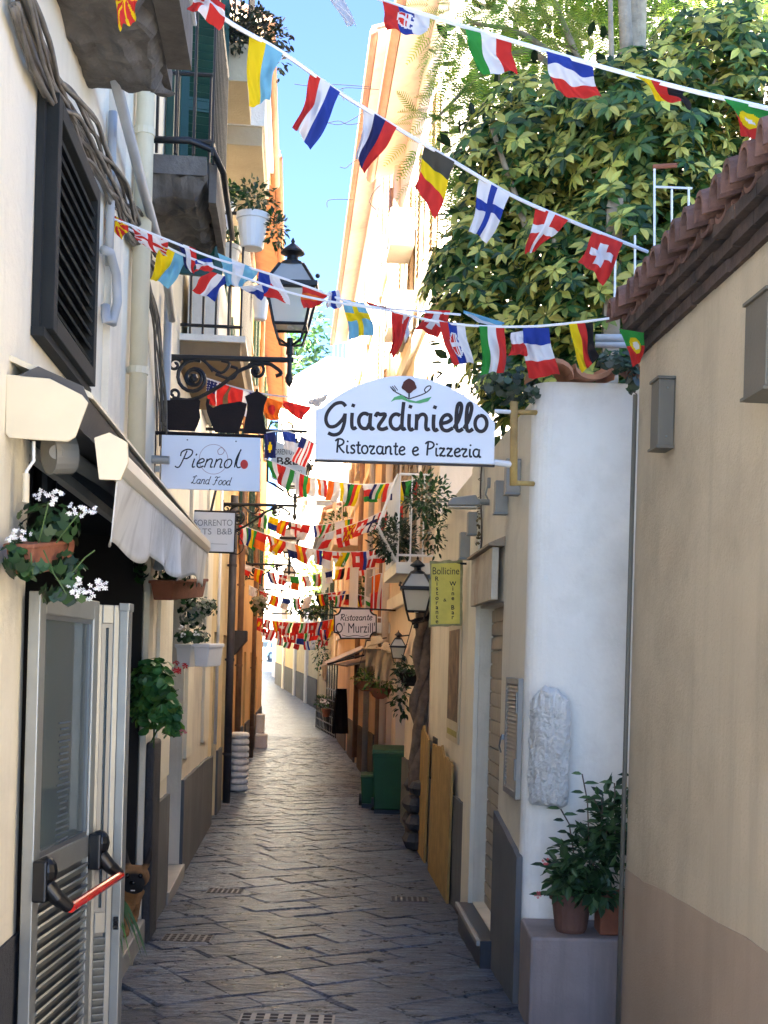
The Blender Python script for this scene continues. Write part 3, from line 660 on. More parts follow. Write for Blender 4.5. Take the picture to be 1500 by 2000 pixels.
# ------------------------------------------------------------------ near left: shuttered window
sh = thing('shuttered_window', 'dark louvred shutter on the cream wall at upper left', 'shutter', LW.p(5.4, 2.93, .02))
Y0, Y1, z0, z1 = 4.5, 5.46, 2.88, 3.75
b = MB()
for q in ((Y0,Y0+.07,z0,z1),(Y1-.07,Y1,z0,z1),(Y0+.07,Y1-.07,z0,z0+.07),(Y0+.07,Y1-.07,z1-.07,z1)): b.wbox(LW, *q, .004, .075)
b.build('frame', DKGREEN, sh, bevel=.004)
b = MB(); b.wbox(LW, Y0-.04, Y1+.04, z0-.035, z0-.002, .003, .05); b.wbox(LW, Y0-.035, Y0-.002, z0, z1+.02, .003, .03); b.build('outer_trim', DKGREEN, sh)
sm = MB(); sm.box((0,-.0045,-.03), (Y1-Y0-.13,.0045,.03)); sme = mesh_of(sm, 'slat', mat('lit_slat_paint', (.022,.025,.025), .3, 6, .8, .1, 60))  # slat colour lighter than the frame, standing in for light catching the edges
for i in range(12): piece(sme, 'slat', sh, LW.M(Y0+.065, z0+.115+.0585*i, .045)@Matrix.Rotation(math.radians(42), 4, 'X'))
b = MB(); b.wbox(LW, Y0+.05, Y1-.05, z0+.05, z1-.05, .006, .010); b.build('backing', BLACKP, sh)

# pipes and cables on the left wall
pipe('thick cream drainpipe on the left wall beside the shutter', LW, 6.95, 2.6, 8.6, .052, .065, PIPEC)
cd = thing('conduit_pipe', 'thin grey conduit with a curved loop beside the drainpipe', 'pipe', LW.p(6.0, 3.3, .03))
b = MB(); b.tube([LW.p(6.02,4.35,.03), LW.p(6.02,3.6,.03)], .022, 8); b.build('tube', PVC, cd, smooth=True)
b = MB(); b.tube([LW.p(5.86,3.62,.03), LW.p(5.92,3.63,.05), LW.p(6.0,3.55,.07), LW.p(6.03,3.42,.075), LW.p(5.99,3.31,.06), LW.p(5.93,3.3,.04), LW.p(5.95,3.38,.03)], .024, 8); b.build('loop', PVC, cd, smooth=True)
def cables(label, path, k, spread, r, seed=0, name='cable_bundle'):
    rnd = random.Random(seed); mb = MB(); P = [LW.hit(x, y, .06) for x, y in path]
    for q in range(k):
        pts = []; oy = rnd.uniform(-1,1)*spread; ph = rnd.random()*9
        for i, (Y, z) in enumerate(P):
            n_ = 8 if i < len(P)-1 else 1
            for s_ in range(n_):
                f = s_/n_; Yb, zb = (P[i+1] if i < len(P)-1 else P[i]); y_ = Y+(Yb-Y)*f; z_ = z+(zb-z)*f
                w_ = noise.noise(Vector((y_*2.3+ph, z_*1.7, q*3.1))); w2 = noise.noise(Vector((y_*1.1+ph*2, z_*1.1, q*1.7))); pts.append(LW.p(y_+w_*.03, z_+oy+w_*spread*.7+w2*spread*.8, .05+.05*w2))
        mb.tube(pts, r*rnd.uniform(.6,1.5), 5)
    return tag(mb.build(name, CABLE, None, smooth=True), label, 'cables')
cables('thick tangle of grey cables running along the left wall under the balcony', [(40,-30),(75,90),(110,160),(150,215),(185,275),(215,340),(245,400),(275,455),(300,520)], 20, .075, .008, 1)
cables('cables hanging down the wall between drainpipe and lamp bracket', [(283,500),(292,560),(305,620),(312,700),(318,780),(322,860)], 9, .06, .006, 2)
pipe('grey downpipe in the corner left of the lamp bracket', LW, 8.55, 2.6, 4.2, .03, .05, PVC, clips=False)
b = MB(); b.tube([LW.p(5.2,4.32,.11), LW.p(6.6,4.2,.11), LW.p(7.6,4.12,.12), LW.p(8.35,3.98,.1)], .028, 8); tag(b.build('wall_conduit', PVC, None, smooth=True), 'grey plastic conduit slanting along the wall beneath the cables', 'pipe')

# ------------------------------------------------------------------ balconies on the left
def rough_slab(t, Y0, Y1, z, o, th, name='slab', m=CONC, W=LW):
    mb = MB()
    def bot(u, v):
        Y = Y0+(Y1-Y0)*u; oo = o*v; e = min(1, (1-v)*9, u*9+.15, (1-u)*9+.15)
        return W.p(Y, z-th*(.55+.45*e)+.05*noise.noise(Vector((Y*3, oo*6, z)))+.03*noise.noise(Vector((Y*11, oo*17, z))), oo+((.06*noise.noise(Vector((Y*5, 1, z)))+.03*noise.noise(Vector((Y*15, 2, z)))) if v > .85 else 0))
    mb.grid(bot, 54, 22); mb.wbox(W, Y0, Y1, z-.55*th, z, 0.001, o); return mb.build(name, m, t)
def railing(t, W, Y0, Y1, z, o, h, m, r=.008, step=.12, ends=(True, True)):
    pts = [W.p(Y0,z+h,.02), W.p(Y0,z+h,o), W.p(Y1,z+h,o), W.p(Y1,z+h,.02)]
    for zz in (h, .08):
        b = MB(); P = [Vector((p.x,p.y,z+zz)) for p in pts]; b.tube(P[:2], .014, 6); b.tube(P[1:3], .014, 6); b.tube(P[2:], .014, 6); b.build('rail', m, t)
    bm_ = MB(); bm_.tube([(0,0,0), (0,0,h)], r, 5); me = mesh_of(bm_, 'bar', m); spots = []
    k = max(1, int(o/step)); spots += [(Y0, o*(i+1)/(k+1)) for i in range(k)]+[(Y1, o*(i+1)/(k+1)) for i in range(k)]
    k = int((Y1-Y0)/step); spots += [(Y0+(Y1-Y0)*i/k, o) for i in range(k+1)]
    for Y, oo in spots: piece(me, 'bar', t, Matrix.Translation(W.p(Y, z, oo)))
ba = thing('balcony', 'crumbling dark concrete balcony overhead at the top left corner', 'balcony', LW.p(4.4, 4.2, .2), 'balconies on the left row')
rough_slab(ba, 3.0, 5.6, 4.36, .36, .16)
b = MB(); b.wbox(LW, 2.9, 5.35, 4.26, 4.46, .365, .47); b.build('edge_box', mat('rusty_brown_metal', (.10,.085,.07), .4, 6, .8, .4, 20), ba)
b = MB(); b.wbox(LW, 2.9, 5.36, 4.462, 4.475, .36, .485); b.build('edge_strip', WHITEP, ba)
railing(ba, LW, 3.0, 5.5, 4.4, .40, 1.0, IRON)
bb = thing('balcony', 'smaller crumbling balcony with bowed iron railing above the cable bundle', 'balcony', LW.p(7.7, 4.4, .2), 'balconies on the left row')
rough_slab(bb, 7.12, 8.3, 4.6, .40, .2)
b = MB(); b.wbox(LW, 7.3, 8.3, 4.40, 4.64, .405, .45); b.build('edge_box', mat('rusty_brown_metal', (.1,.085,.07)), bb)
railing(bb, LW, 7.15, 8.28, 4.62, .43, 1.0, IRON, .01)
b = MB(); b.tube([LW.p(7.12,4.68,.03), LW.p(7.12,4.69,.3), LW.p(7.16,4.66,.43), LW.p(7.3,4.58,.49), LW.p(8.2,4.5,.50)], .02, 6); b.build('bowed_rail', IRON, bb, smooth=True)
# green door shutters
gs = thing('door_shutter', 'tall green louvred shutter folded out from the upper wall', 'shutter', LW.p(9.05, 4.5, .2), 'green shutters')
M = Matrix.Translation(LW.p(9.0, 4.5, .05))@Matrix.Rotation(math.radians(16), 4, 'Z')
b = MB()
for q in ((0,.06,0,2.6),(.28,.34,0,2.6),(.06,.28,0,.1),(.06,.28,2.5,2.6),(.06,.28,1.2,1.3)): b.box((q[0],0,q[2]), (q[1],.04,q[3]), M)
b.build('frame', GREENP, gs); sm = MB(); sm.box((0,-.005,-.03), (.22,.005,.03)); sme = mesh_of(sm, 'slat', GREENP)
for i in range(40): piece(sme, 'slat', gs, M@Matrix.Translation((.06,.02,.13+.0595*i))@Matrix.Rotation(math.radians(40), 4, 'X'))
gs2 = thing('door_shutter', 'green shutter leaf standing flat on the wall behind the iron railing', 'shutter', LW.p(8.6, 4.5, .05), 'green shutters')
b = MB()
for q in ((8.45,8.51,4.6,7.1),(8.84,8.9,4.6,7.1),(8.51,8.84,4.6,4.7),(8.51,8.84,7.0,7.1)): b.wbox(LW, *q, .01, .06)
b.build('frame', GREENP, gs2); sm = MB(); sm.box((0,-.005,-.03), (.33,.005,.03)); sme = mesh_of(sm, 'slat', GREENP)
for i in range(38): piece(sme, 'slat', gs2, LW.M(8.51, 4.73+.06*i, .035)@Matrix.Rotation(math.radians(40), 4, 'X'))
# upper white balconies
bu = thing('balcony', 'white boxed balcony with tan underside high on the left', 'balcony', LW.p(11, 6, .3), 'balconies on the left row')
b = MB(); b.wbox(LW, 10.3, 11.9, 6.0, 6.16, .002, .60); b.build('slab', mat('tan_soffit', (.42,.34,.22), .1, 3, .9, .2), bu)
b = MB(); b.wbox(LW, 10.28, 11.92, 6.161, 6.42, .002, .62); b.build('parapet', PL_WHITE, bu)
b = MB(); b.wbox(LW, 10.25, 11.95, 6.421, 6.47, .002, .66); b.build('coping', WHITEP, bu); railing(bu, LW, 10.3, 11.9, 6.47, .6, .55, IRON)
bh = thing('balcony', 'balcony with a hedge hanging over its rail at the top left', 'balcony', LW.p(9.4, 6, .25), 'balconies on the left row')
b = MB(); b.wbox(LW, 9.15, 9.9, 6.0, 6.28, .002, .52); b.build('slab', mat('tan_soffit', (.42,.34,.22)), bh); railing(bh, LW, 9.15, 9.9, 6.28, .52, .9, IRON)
hg = thing('hedge_plant', 'dry brownish hedge spilling over the top left balcony rail', 'plant', LW.p(9.4, 6.45, .4))
foliage('foliage', hg, [(at(465,80,9.3),(.17,.35,.2),700),(at(505,65,9.35),(.16,.3,.15),420),(at(545,72,9.35),(.1,.2,.12),90),(at(545,125,9.35),(.06,.1,.1),30)], 'oval', .055, [(.035,.045,.018),(.05,.045,.025),(.025,.038,.015),(.06,.05,.035)], .2)
# flower-pot balcony
bc = thing('balcony', 'iron balcony carrying white flower pots above the lamp bracket', 'balcony', LW.p(10.5, 4.2, .3), 'balconies on the left row')
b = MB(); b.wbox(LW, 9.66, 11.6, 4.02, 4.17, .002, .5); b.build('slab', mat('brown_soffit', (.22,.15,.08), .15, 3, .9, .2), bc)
b = MB(); b.wbox(LW, 9.63, 11.63, 4.171, 4.22, .002, .54); b.build('edge', PL_WHITE, bc); railing(bc, LW, 9.68, 11.58, 4.22, .5, .98, IRON, .011, .105)
b = MB(); b.wbox(LW, 9.69, 11.57, 4.62, 4.70, .48, .497); b.build('mid_rail', IRON, bc)
b = MB(); b.wbox(LW, 10.0, 11.2, 4.23, 4.9, .05, .3); b.build('storage_box', PL_WHITE, bc)
def pot(label, p, r, h, m, cols, fr, n, group='white pots on the iron balcony', kind='oval', ls=.06, spill=0):
    t = thing('flower_pot', label, 'flower pot', p, group); p = Vector(p)
    b = MB(); b.lathe(p, [(r*.68,0),(r*.72,.01),(r*.95,h*.82),(r*1.06,h*.83),(r*1.08,h),(r*.98,h),(r*.95,h*.86)], 18); b.build('pot', m, t, smooth=False)
    b = MB(); b.lathe(p+Vector((0,0,h*.84)), [(r*.94,0),(r*.9,.015)], 14); b.build('soil', mat('soil', (.03,.02,.014), .3, 20, 1, .5), t)
    foliage('foliage', t, [(p+Vector((0,0,h+fr*.6)), (fr,fr,fr*.75), n)]+([(p+Vector((spill,0,h*.6)), (fr*.5,fr*.5,fr*.8), n//2)] if spill else []), kind, ls, cols, .25)
    stems(t, [[p+Vector((0,0,h*.8)), p+Vector((random.uniform(-.5,.5)*fr,random.uniform(-.5,.5)*fr,h+fr))] for _ in range(6)], .004)
    return t
pot('largest white pot with a dark leafy plant hung outside the railing', at(492, 486, 9.75), .125, .27, WHITEP, [G3,G1,(.05,.08,.05)], .2, 260, spill=.18)
pot('tall white pot with pale flowering plant near the wall', at(436, 452, 10.4), .09, .24, WHITEP, [G2,(.2,.24,.12),GY], .13, 160)
pot('low white pot with spiky dark leaves behind the iron bars', at(440, 530, 10.1), .12, .2, WHITEP, [G3,G1], .1, 50, ls=.09)
pot('small white pot fixed low on the railing beside the street lamp', at(508, 625, 11.3), .08, .26, WHITEP, [G3], .07, 40)
for i, (x, y, Y) in enumerate([(432, 505, 9.7)]): pass

# ------------------------------------------------------------------ awning
aw = thing('awning', 'retracted awning with dirty white valance over the left doorway', 'awning', LW.p(6.4, 2.5, .1))
pl = [(12,730),(50,735),(97,739),(160,771),(172,786),(147,853),(132,862),(75,859),(18,855),(10,846)]
b = MB(); b.prism([at(x, y, 4.12) for x, y in pl], (-.0009, .012, 0)); b.build('end_plate', CREAMP, aw, bevel=.003)
A_ = [(.02,2.62),(.10,2.66),(.25,2.60),(.272,2.55),(.24,2.46),(.02,2.45)]
b = MB(); b.prism([LW.p(4.14, z-.0, o) for o, z in A_], LW.p(8.9,0,0)-LW.p(4.14,0,0)); b.build('cassette', mat('awning_box_dark', (.06,.055,.05), .2, 4, .6, .1), aw)
b = MB(); b.prism([LW.p(4.16, z, o) for o, z in [(.0,2.70),(.272,2.585),(.285,2.57),(.285,2.56),(.0,2.68)]], LW.p(8.95,.04,0)-LW.p(4.16,0,0)); b.build('hood', CREAMP, aw)
fb = [(.315,2.41),(.38,2.40),(.385,2.35),(.37,2.315),(.32,2.315)]
b = MB(); b.prism([LW.p(4.18, z, o) for o, z in fb], LW.p(8.6,.1,.0)-LW.p(4.18,0,0)); b.build('front_bar', mat('front_bar_alu', (.6,.58,.5), .04, 4, .4, .03, metal=.3), aw, bevel=.006)
b = MB(); b.prism([LW.p(4.16, z, o) for o, z in [(.29,2.43),(.34,2.45),(.40,2.42),(.405,2.35),(.38,2.29),(.31,2.29)]], (0, .018, 0)); b.build('bar_end_cap', CREAMP, aw)
b = MB(); b.grid(lambda u, v: LW.p(4.22+4.3*u, 2.50+.09*u-.12*v, .18+.17*v), 12, 4); b.build('fabric', CANVAS, aw, fix=False)
def val(u, v):
    Y = 4.22+4.36*u; ph = Y*5+1.3*math.sin(Y*2); return LW.p(Y, 2.32+.1*u-(.235+.02*math.sin(Y*9))*v+.012*math.sin(ph*1.7)*v, .36+.028*math.sin(ph)*v+.02*math.sin(ph*2.3+1)*v-.03*v)
b = MB(); b.grid(val, 120, 10); o = b.build('valance', CANVAS, aw, smooth=True, fix=False); o.modifiers.new('s', 'SOLIDIFY').thickness = .003
for Y in (4.5, 8.1):
    b = MB(); b.tube([LW.p(Y,2.44,.1), LW.p(Y+.5,2.40,.2), LW.p(Y+1.1,2.36,.25)], [.035,.03,.022], 8); b.ball(LW.p(Y,2.42,.1), .06, 10, (.6,1,1)); b.build('folding_arm', mat('arm_grey', (.2,.19,.165), .1, 4, .5, .05), aw, smooth=True)
b = MB(); b.cyl(at(95,885,4.35), at(138,885,4.4), .075, n=20); b.cyl(at(110,883,4.3), at(112,883,4.33), .025, n=14); b.build('elbow_joint', mat('arm_grey', (.2,.19,.165)), aw)
b = MB(); b.tube([at(66,862,4.2), at(66,900,4.2), at(52,920,4.2), at(52,975,4.2)], .006, 6); b.build('cord', WHITEP, aw)
b = MB(); b.cyl(at(51,925,4.2), at(50,982,4.2), .012); b.build('remote_box', CREAMP, aw)
b = MB(); b.cyl(at(88,920,5.2), at(88,985,5.2), .05, n=14); b.cyl(at(88,925,5.2), at(70,900,5.2), .03); tag(b.build('downlight', BLACKP, None), 'black cylinder spotlight under the awning', 'wall light')
# ------------------------------------------------------------------ doors
def door_leaf(label, A, B, z0, z1, mid, solid_low=True, panic=True, nslat=18, wide=.07):
    A = Vector((*A, 0)); B = Vector((*B, 0)); L = (B-A).length; d = (B-A).normalized(); nrm = Vector((d.y, -d.x, 0))
    M = Matrix(((d.x, nrm.x, 0, A.x), (d.y, nrm.y, 0, A.y), (0, 0, 1, 0), (0, 0, 0, 1)))
    t = thing('door_leaf', label, 'door', ((A.x+B.x)/2, (A.y+B.y)/2, z0), 'aluminium door leaves')
    b = MB()
    for q in ((0,wide,z0,z1),(L-wide,L,z0,z1),(wide,L-wide,z1-.08,z1),(wide,L-wide,mid-.05,mid+.04),(wide,L-wide,z0,z0+.12)): b.box((q[0],-.022,q[2]), (q[1],.022,q[3]), M)
    b.build('frame', ALU, t, bevel=.004)
    b = MB()
    for q in ((wide,wide+.018,mid+.04,z1-.08),(L-wide-.018,L-wide,mid+.04,z1-.08),(wide+.018,L-wide-.018,mid+.04,mid+.058),(wide+.018,L-wide-.018,z1-.098,z1-.08)): b.box((q[0],-.014,q[2]), (q[1],.014,q[3]), M)
    b.build('glazing_bead', ALUD, t)
    b = MB(); b.box((wide,-.004,mid+.04), (L-wide,.004,z1-.08), M); b.build('pane', GLASS, t)
    b = MB(); b.box((wide,-.012,z0+.12), (L-wide,-.004,mid-.05), M); b.build('panel_back', ALUD, t)
    sm = MB(); sm.box((0,-.004,-.022), (L-2*wide,.004,.022)); sme = mesh_of(sm, 'slat', ALU); k = nslat
    for i in range(k): piece(sme, 'slat', t, M@Matrix.Translation((wide,.012,z0+.14+(mid-.07-z0-.14)*(i+.5)/k))@Matrix.Rotation(math.radians(-35), 4, 'X'))
    if panic:
        z = mid-.045
        for x, s_ in ((wide*.3, 1), (L-wide*.6, 1)):
            b = MB(); b.box((x-.035,.022,z-.06), (x+.05,.075,z+.09), M); b.ball(M@Vector((x+.01,.06,z+.05)), .06, 12, (.7,.7,.9)); b.tube([M@Vector((x+.01,.06,z)), M@Vector((x+.02,.10,z-.05)), M@Vector((x+.05,.14,z-.09))], [.035,.03,.024], 10); b.build('panic_latch', BLACKP, t, bevel=.008)
        b = MB(); b.cyl(M@Vector((wide*.3+.05,.14,z-.09)), M@Vector((L-wide*.6+.05,.14,z-.09)), .018, n=14); b.build('push_bar', REDP, t, smooth=False)
    return t, M, L
tA, MA, LA = door_leaf('glass aluminium door leaf with red push bar at lower left', (-1.262, 4.42), (-1.226, 5.18), -.12, 1.915, .90)
b = MB()
for i in range(24): 
    w_ = random.uniform(.08,.17); b.box((LA/2-w_/2,.006,1.42-.024*i), (LA/2+w_/2,.007,1.427-.024*i), MA)
b.build('menu_print', mat('faint_print', (.10,.12,.14), .1), tA)
tB, MB_, LB = door_leaf('narrow glass door leaf facing the street beside the dog', (-1.245, 5.24), (-1.142, 5.30), -.12, 1.905, .55, panic=False, nslat=14, wide=.035)
b = MB(); b.box((-1.140,5.27,-.2), (-1.10,5.35,1.9)); b.box((-1.142,5.265,1.88), (-1.095,5.355,1.915)); tag(b.build('door_post', ALU, None, bevel=.004), 'aluminium door post standing in front of the dog', 'door post')
b = MB(); b.ball((-1.118,5.262,.555), .012); b.ball((-1.118,5.262,.53), .012); b.box((-1.128,5.264,.515), (-1.108,5.27,.57)); tag(b.build('keeper_plate', BLACKP, None), 'small black latch plate on the door post', 'latch')
# ------------------------------------------------------------------ plants on the left
def windowbox(label, p0, p1, h, wd, m, group='terracotta window boxes'):
    p0, p1 = Vector(p0), Vector(p1); d = (p1-p0); nrm = Vector((d.y,-d.x,0)).normalized()*wd; t = thing('window_box', label, 'planter', (p0+p1)/2, group)
    up = Vector((0,0,h)); ins = d*.06+nrm*.12; b = MB()
    b.hexa([p0+d*.04+nrm*.1, p1-d*.04+nrm*.1, p1-d*.04+nrm*.9, p0+d*.04+nrm*.9, p0+up, p1+up, p1+nrm+up, p0+nrm+up]); b.build('trough', m, t, bevel=.008)
    b = MB(); q = up*.86; b.hexa([p0-d*.02-nrm*.05+q, p1+d*.02-nrm*.05+q, p1+d*.02+nrm*1.05+q, p0-d*.02+nrm*1.05+q, p0-d*.02-nrm*.05+up*1.02, p1+d*.02-nrm*.05+up*1.02, p1+d*.02+nrm*1.05+up*1.02, p0-d*.02+nrm*1.05+up*1.02]); b.build('rim', m, t, bevel=.005)
    return t
wb1 = windowbox('terracotta window box with trailing ivy geranium under the awning', at(8,1122,4.05), at(96,1108,4.4), .10, .10, TERRA)
p1 = thing('geranium', 'white-flowered trailing geranium in the near terracotta box', 'plant', at(70,1060,4.1), 'geraniums in window boxes')
foliage('foliage', p1, [(at(95,1030,4.25),(.11,.14,.085),130),(at(30,1085,4.05),(.05,.06,.06),50),(at(135,1115,4.2),(.05,.06,.07),60),(at(120,1160,4.15),(.09,.05,.035),50),(at(60,1110,4.0),(.08,.04,.03),30)], 'ivy', .05, [G1,G3,(.04,.09,.03)], .2)
stems(p1, [[at(85,1075,4.05), at(105,1120,4.0), at(130,1160,4.02)], [at(75,1060,4.1), at(88,1010,4.05), at(95,980,4.05)], [at(110,1060,4.15), at(140,1020,4.1), at(158,1000,4.1)], [at(60,1080,4.0), at(65,1130,3.98)], [at(140,1120,4.1), at(165,1090,4.1), at(185,1075,4.1)]], .0025)
flowers(p1, [at(x, y, 4.02) for x, y in [(78,965),(100,975),(112,968),(140,995),(158,998),(178,993),(28,1043),(50,1045),(20,1050),(140,1150),(160,1160),(172,1165),(185,1140),(200,1142),(150,1140)]], .017, (.85,.85,.84))
wb2 = windowbox('dark terracotta window box hanging below the awning valance', at(292,1172,8.2), at(362,1165,9.0), .13, .16, TERRA)
p2 = thing('geranium', 'dark leafy plant filling the box below the awning valance', 'plant', at(335,1130,8.4), 'geraniums in window boxes')
foliage('foliage', p2, [(at(338,1125,8.5),(.14,.2,.12),160),(at(278,1070,8.2),(.07,.12,.25),120)], 'ivy', .05, [G3,G1], .2)
p3 = thing('red_geranium', 'leafy green geranium with a red bloom bulging from the left wall', 'plant', at(300,1440,8.0))
foliage('foliage', p3, [(at(300,1330,7.9),(.15,.13,.15),150),(at(325,1385,7.85),(.11,.1,.13),90),(at(285,1370,8.0),(.12,.1,.22),100),(at(335,1420,7.85),(.07,.06,.06),26)], 'round', .085, [(.06,.19,.05),(.09,.24,.06),(.035,.12,.03),(.13,.26,.05)], .25)
stems(p3, [[at(300,1460,8.1), at(302,1400,8.0), at(310,1310,7.9)], [at(295,1450,8.1), at(330,1380,7.9)], [at(340,1440,7.85), at(315,1400,7.95)]], .006)
tag(flowers(p3, [at(350,1302,7.8)], .038, (.5,.012,.02), 'red_bloom'), kind='stuff'); flowers(p3, [at(357,1432,7.8)], .02, (.6,.2,.2), 'faded_bloom')
for lab, x0, x1, y, Y in (('left of two white hanging planters on the left wall', 338, 372, 1302, 10.6), ('right of two white hanging planters on the left wall', 372, 405, 1302, 10.4)):
    t = windowbox(lab, at(x0+4,y,Y), at(x1,y-2,Y+.25), .19, .15, WHITEP, 'white hanging planters')
p4 = thing('trailing_plant', 'white-flowered plant in the white hanging planters', 'plant', at(375,1258,10.5))
foliage('foliage', p4, [(at(375,1243,10.5),(.18,.15,.06),150)], 'ivy', .05, [G3,G1,(.06,.1,.04)], .2)
flowers(p4, [at(357,1240,10.3), at(384,1238,10.3), at(354,1226,10.3)], .02, (.85,.85,.84))
p5 = thing('trailing_plant', 'variegated trailing plant climbing above the white planters', 'plant', at(385,1215,10.9))
foliage('foliage', p5, [(at(375,1195,10.8),(.14,.12,.2),170),(at(403,1186,10.8),(.1,.1,.09),90),(at(368,1165,10.8),(.07,.08,.08),50)], 'ivy', .06, [G1,G3,(.22,.24,.16),(.35,.36,.28)], .2)
sp = thing('spider_plant', 'long-leaved spider plant behind the narrow door leaf', 'plant', (-1.28, 5.5, -.1))
mb = MB()
for _ in range(26):
    a = random.uniform(-1.2, 1.9); L = random.uniform(.2,.42); base = Vector((-1.27, 5.45, .62)); pts = []
    for s_ in range(7):
        f = s_/6; pts.append(base+Vector((math.cos(a)*.75*L*f, -.5*L*f*math.sin(abs(a)+.4), L*(.75*f-1.35*f*f))))
    mb.col = rcol(G1 if random.random() < .6 else G2, .3)
    for s_ in range(6):
        w0 = .011*(1-(s_/6)**2); w1 = .011*(1-((s_+1)/6)**2); up = Vector((0,.4,1)); d_ = (pts[s_+1]-pts[s_]); sd = d_.cross(Vector((0,-1,.3))).normalized()
        mb.add([pts[s_]-sd*w0, pts[s_]+sd*w0, pts[s_+1]+sd*w1, pts[s_+1]-sd*w1], [(0,1,2,3)])
mb.build('leaves', LEAF, sp, fix=False)
b = MB(); b.lathe((-1.30,5.5,.45), [(.05,0),(.08,.16),(.085,.17),(.07,.17)], 14); b.tube([(-1.30,5.5,-.2),(-1.30,5.5,.45)], .02, 8); b.lathe((-1.30,5.5,-.2), [(.12,0),(.1,.03)], 14); b.build('pot_stand', BLACKP, sp)
# ------------------------------------------------------------------ the dog
dg = thing('dog', 'fawn bulldog with black muzzle peeking out of the left doorway', 'dog', LW.p(7.85, -.1, -.05))
bd = MB(); hc = at(266,1712,7.72); zs = -.1
def bl(x, y, z, r, sc): bd.ball(hc+Vector((x,y,z)), r, 16, sc)
bl(0,0,0,.082,(1.05,1,.92)); bl(.0,-.06,-.035,.058,(1.15,.75,.85)); bl(-.028,-.075,-.05,.035,(1,.9,1.1)); bl(.03,-.075,-.05,.035,(1,.9,1.1)); bl(0,-.055,-.075,.035,(1.2,.9,.7)); bl(0,-.098,-.022,.016,(1.3,.7,.8))
bl(-.04,-.05,.035,.028,(1,.6,.6)); bl(.04,-.05,.035,.028,(1,.6,.6))
bd.tube([hc+Vector(q) for q in ((0,.03,-.02),(-.05,.08,-.09),(-.10,.15,-.15))], [.055,.062,.085], 14)
bl(-.12,.17,-.19,.10,(.9,1,1.15)); bl(-.15,.3,-.18,.105,(.95,1.3,.95)); bl(-.16,.46,-.17,.105,(.95,1,1))
for sx, fy in ((-.075,.11), (-.18,.13)):
    q = hc+Vector((sx,fy,-.2)); bd.tube([q, Vector((q.x,q.y-.01,zs+.13)), Vector((q.x,q.y-.02,zs+.03))], [.05,.034,.027], 12); bd.ball((q.x, q.y-.045, zs+.025), .034, 12, (.9,1.3,.75))
for sx in (-.1,-.22):
    q = hc+Vector((sx,.48,-.18)); bd.tube([q, Vector((q.x,q.y-.06,zs+.16)), Vector((q.x,q.y+.05,zs+.1)), Vector((q.x,q.y+.02,zs+.03))], [.07,.055,.03,.026], 12); bd.ball((q.x, q.y-.02, zs+.025), .033, 12, (.9,1.3,.75))
for s_ in (-1, 1):
    q = hc+Vector((.055*s_,.005,.06)); bd.tube([q, q+Vector((.018*s_,0,.05)), q+Vector((.026*s_,.004,.10)), q+Vector((.024*s_,.006,.13))], [.036,.036,.024,.008], 10, flat=.6)
body = bd.build('body', mat('fawn_fur', (.30,.15,.055), .2, 20, .9, .4, 160), dg, smooth=True)
rm = body.modifiers.new('r', 'REMESH'); rm.mode = 'VOXEL'; rm.voxel_size = .007; rm.use_smooth_shade = True; sm_ = body.modifiers.new('s', 'SMOOTH'); sm_.iterations = 6
# black mask as coat pattern (a function of place on the body)
m = MATS['fawn_fur']; N = m.node_tree.nodes; L_ = m.node_tree.links; B = N['Principled BSDF']; src = B.inputs['Base Color'].links[0].from_socket
g = N.new('ShaderNodeNewGeometry'); vd = N.new('ShaderNodeVectorMath'); vd.operation = 'DISTANCE'; vd.inputs[1].default_value = hc+Vector((0,-.09,-.05)); L_.new(g.outputs['Position'], vd.inputs[0])
mr = N.new('ShaderNodeMapRange'); mr.inputs[1].default_value = .078; mr.inputs[2].default_value = .105; mr.inputs[3].default_value = 1; mr.inputs[4].default_value = 0; L_.new(vd.outputs['Value'], mr.inputs[0])
mx = N.new('ShaderNodeMix'); mx.data_type = 'RGBA'; L_.new(mr.outputs[0], mx.inputs[0]); L_.new(src, mx.inputs[6]); mx.inputs[7].default_value = (.012,.011,.01,1)
sp_ = N.new('ShaderNodeSeparateXYZ'); L_.new(g.outputs['Position'], sp_.inputs[0]); mr2 = N.new('ShaderNodeMapRange'); mr2.inputs[1].default_value = hc.z+.07; mr2.inputs[2].default_value = hc.z+.09; L_.new(sp_.outputs[2], mr2.inputs[0])
mx2 = N.new('ShaderNodeMix'); mx2.data_type = 'RGBA'; L_.new(mr2.outputs[0], mx2.inputs[0]); L_.new(mx.outputs[2], mx2.inputs[6]); mx2.inputs[7].default_value = (.03,.022,.018,1); L_.new(mx2.outputs[2], B.inputs['Base Color'])
EYE = mat('wet_eye', (.008,.006,.005), 0, 5, .08, 0)
for s_ in (-1, 1):
    b = MB(); b.ball(hc+Vector((.04*s_,-.070,.018)), .0155, 12); b.build('eye', EYE, dg, smooth=True)
b = MB(); b.ball(hc+Vector((0,-.114,-.02)), .0165, 10, (1.25,.6,.8)); b.build('nose', EYE, dg, smooth=True)
b = MB(); b.box(hc+Vector((-.012,-.103,-.072)), hc+Vector((.014,-.098,-.066))); b.build('teeth', WHITEP, dg)
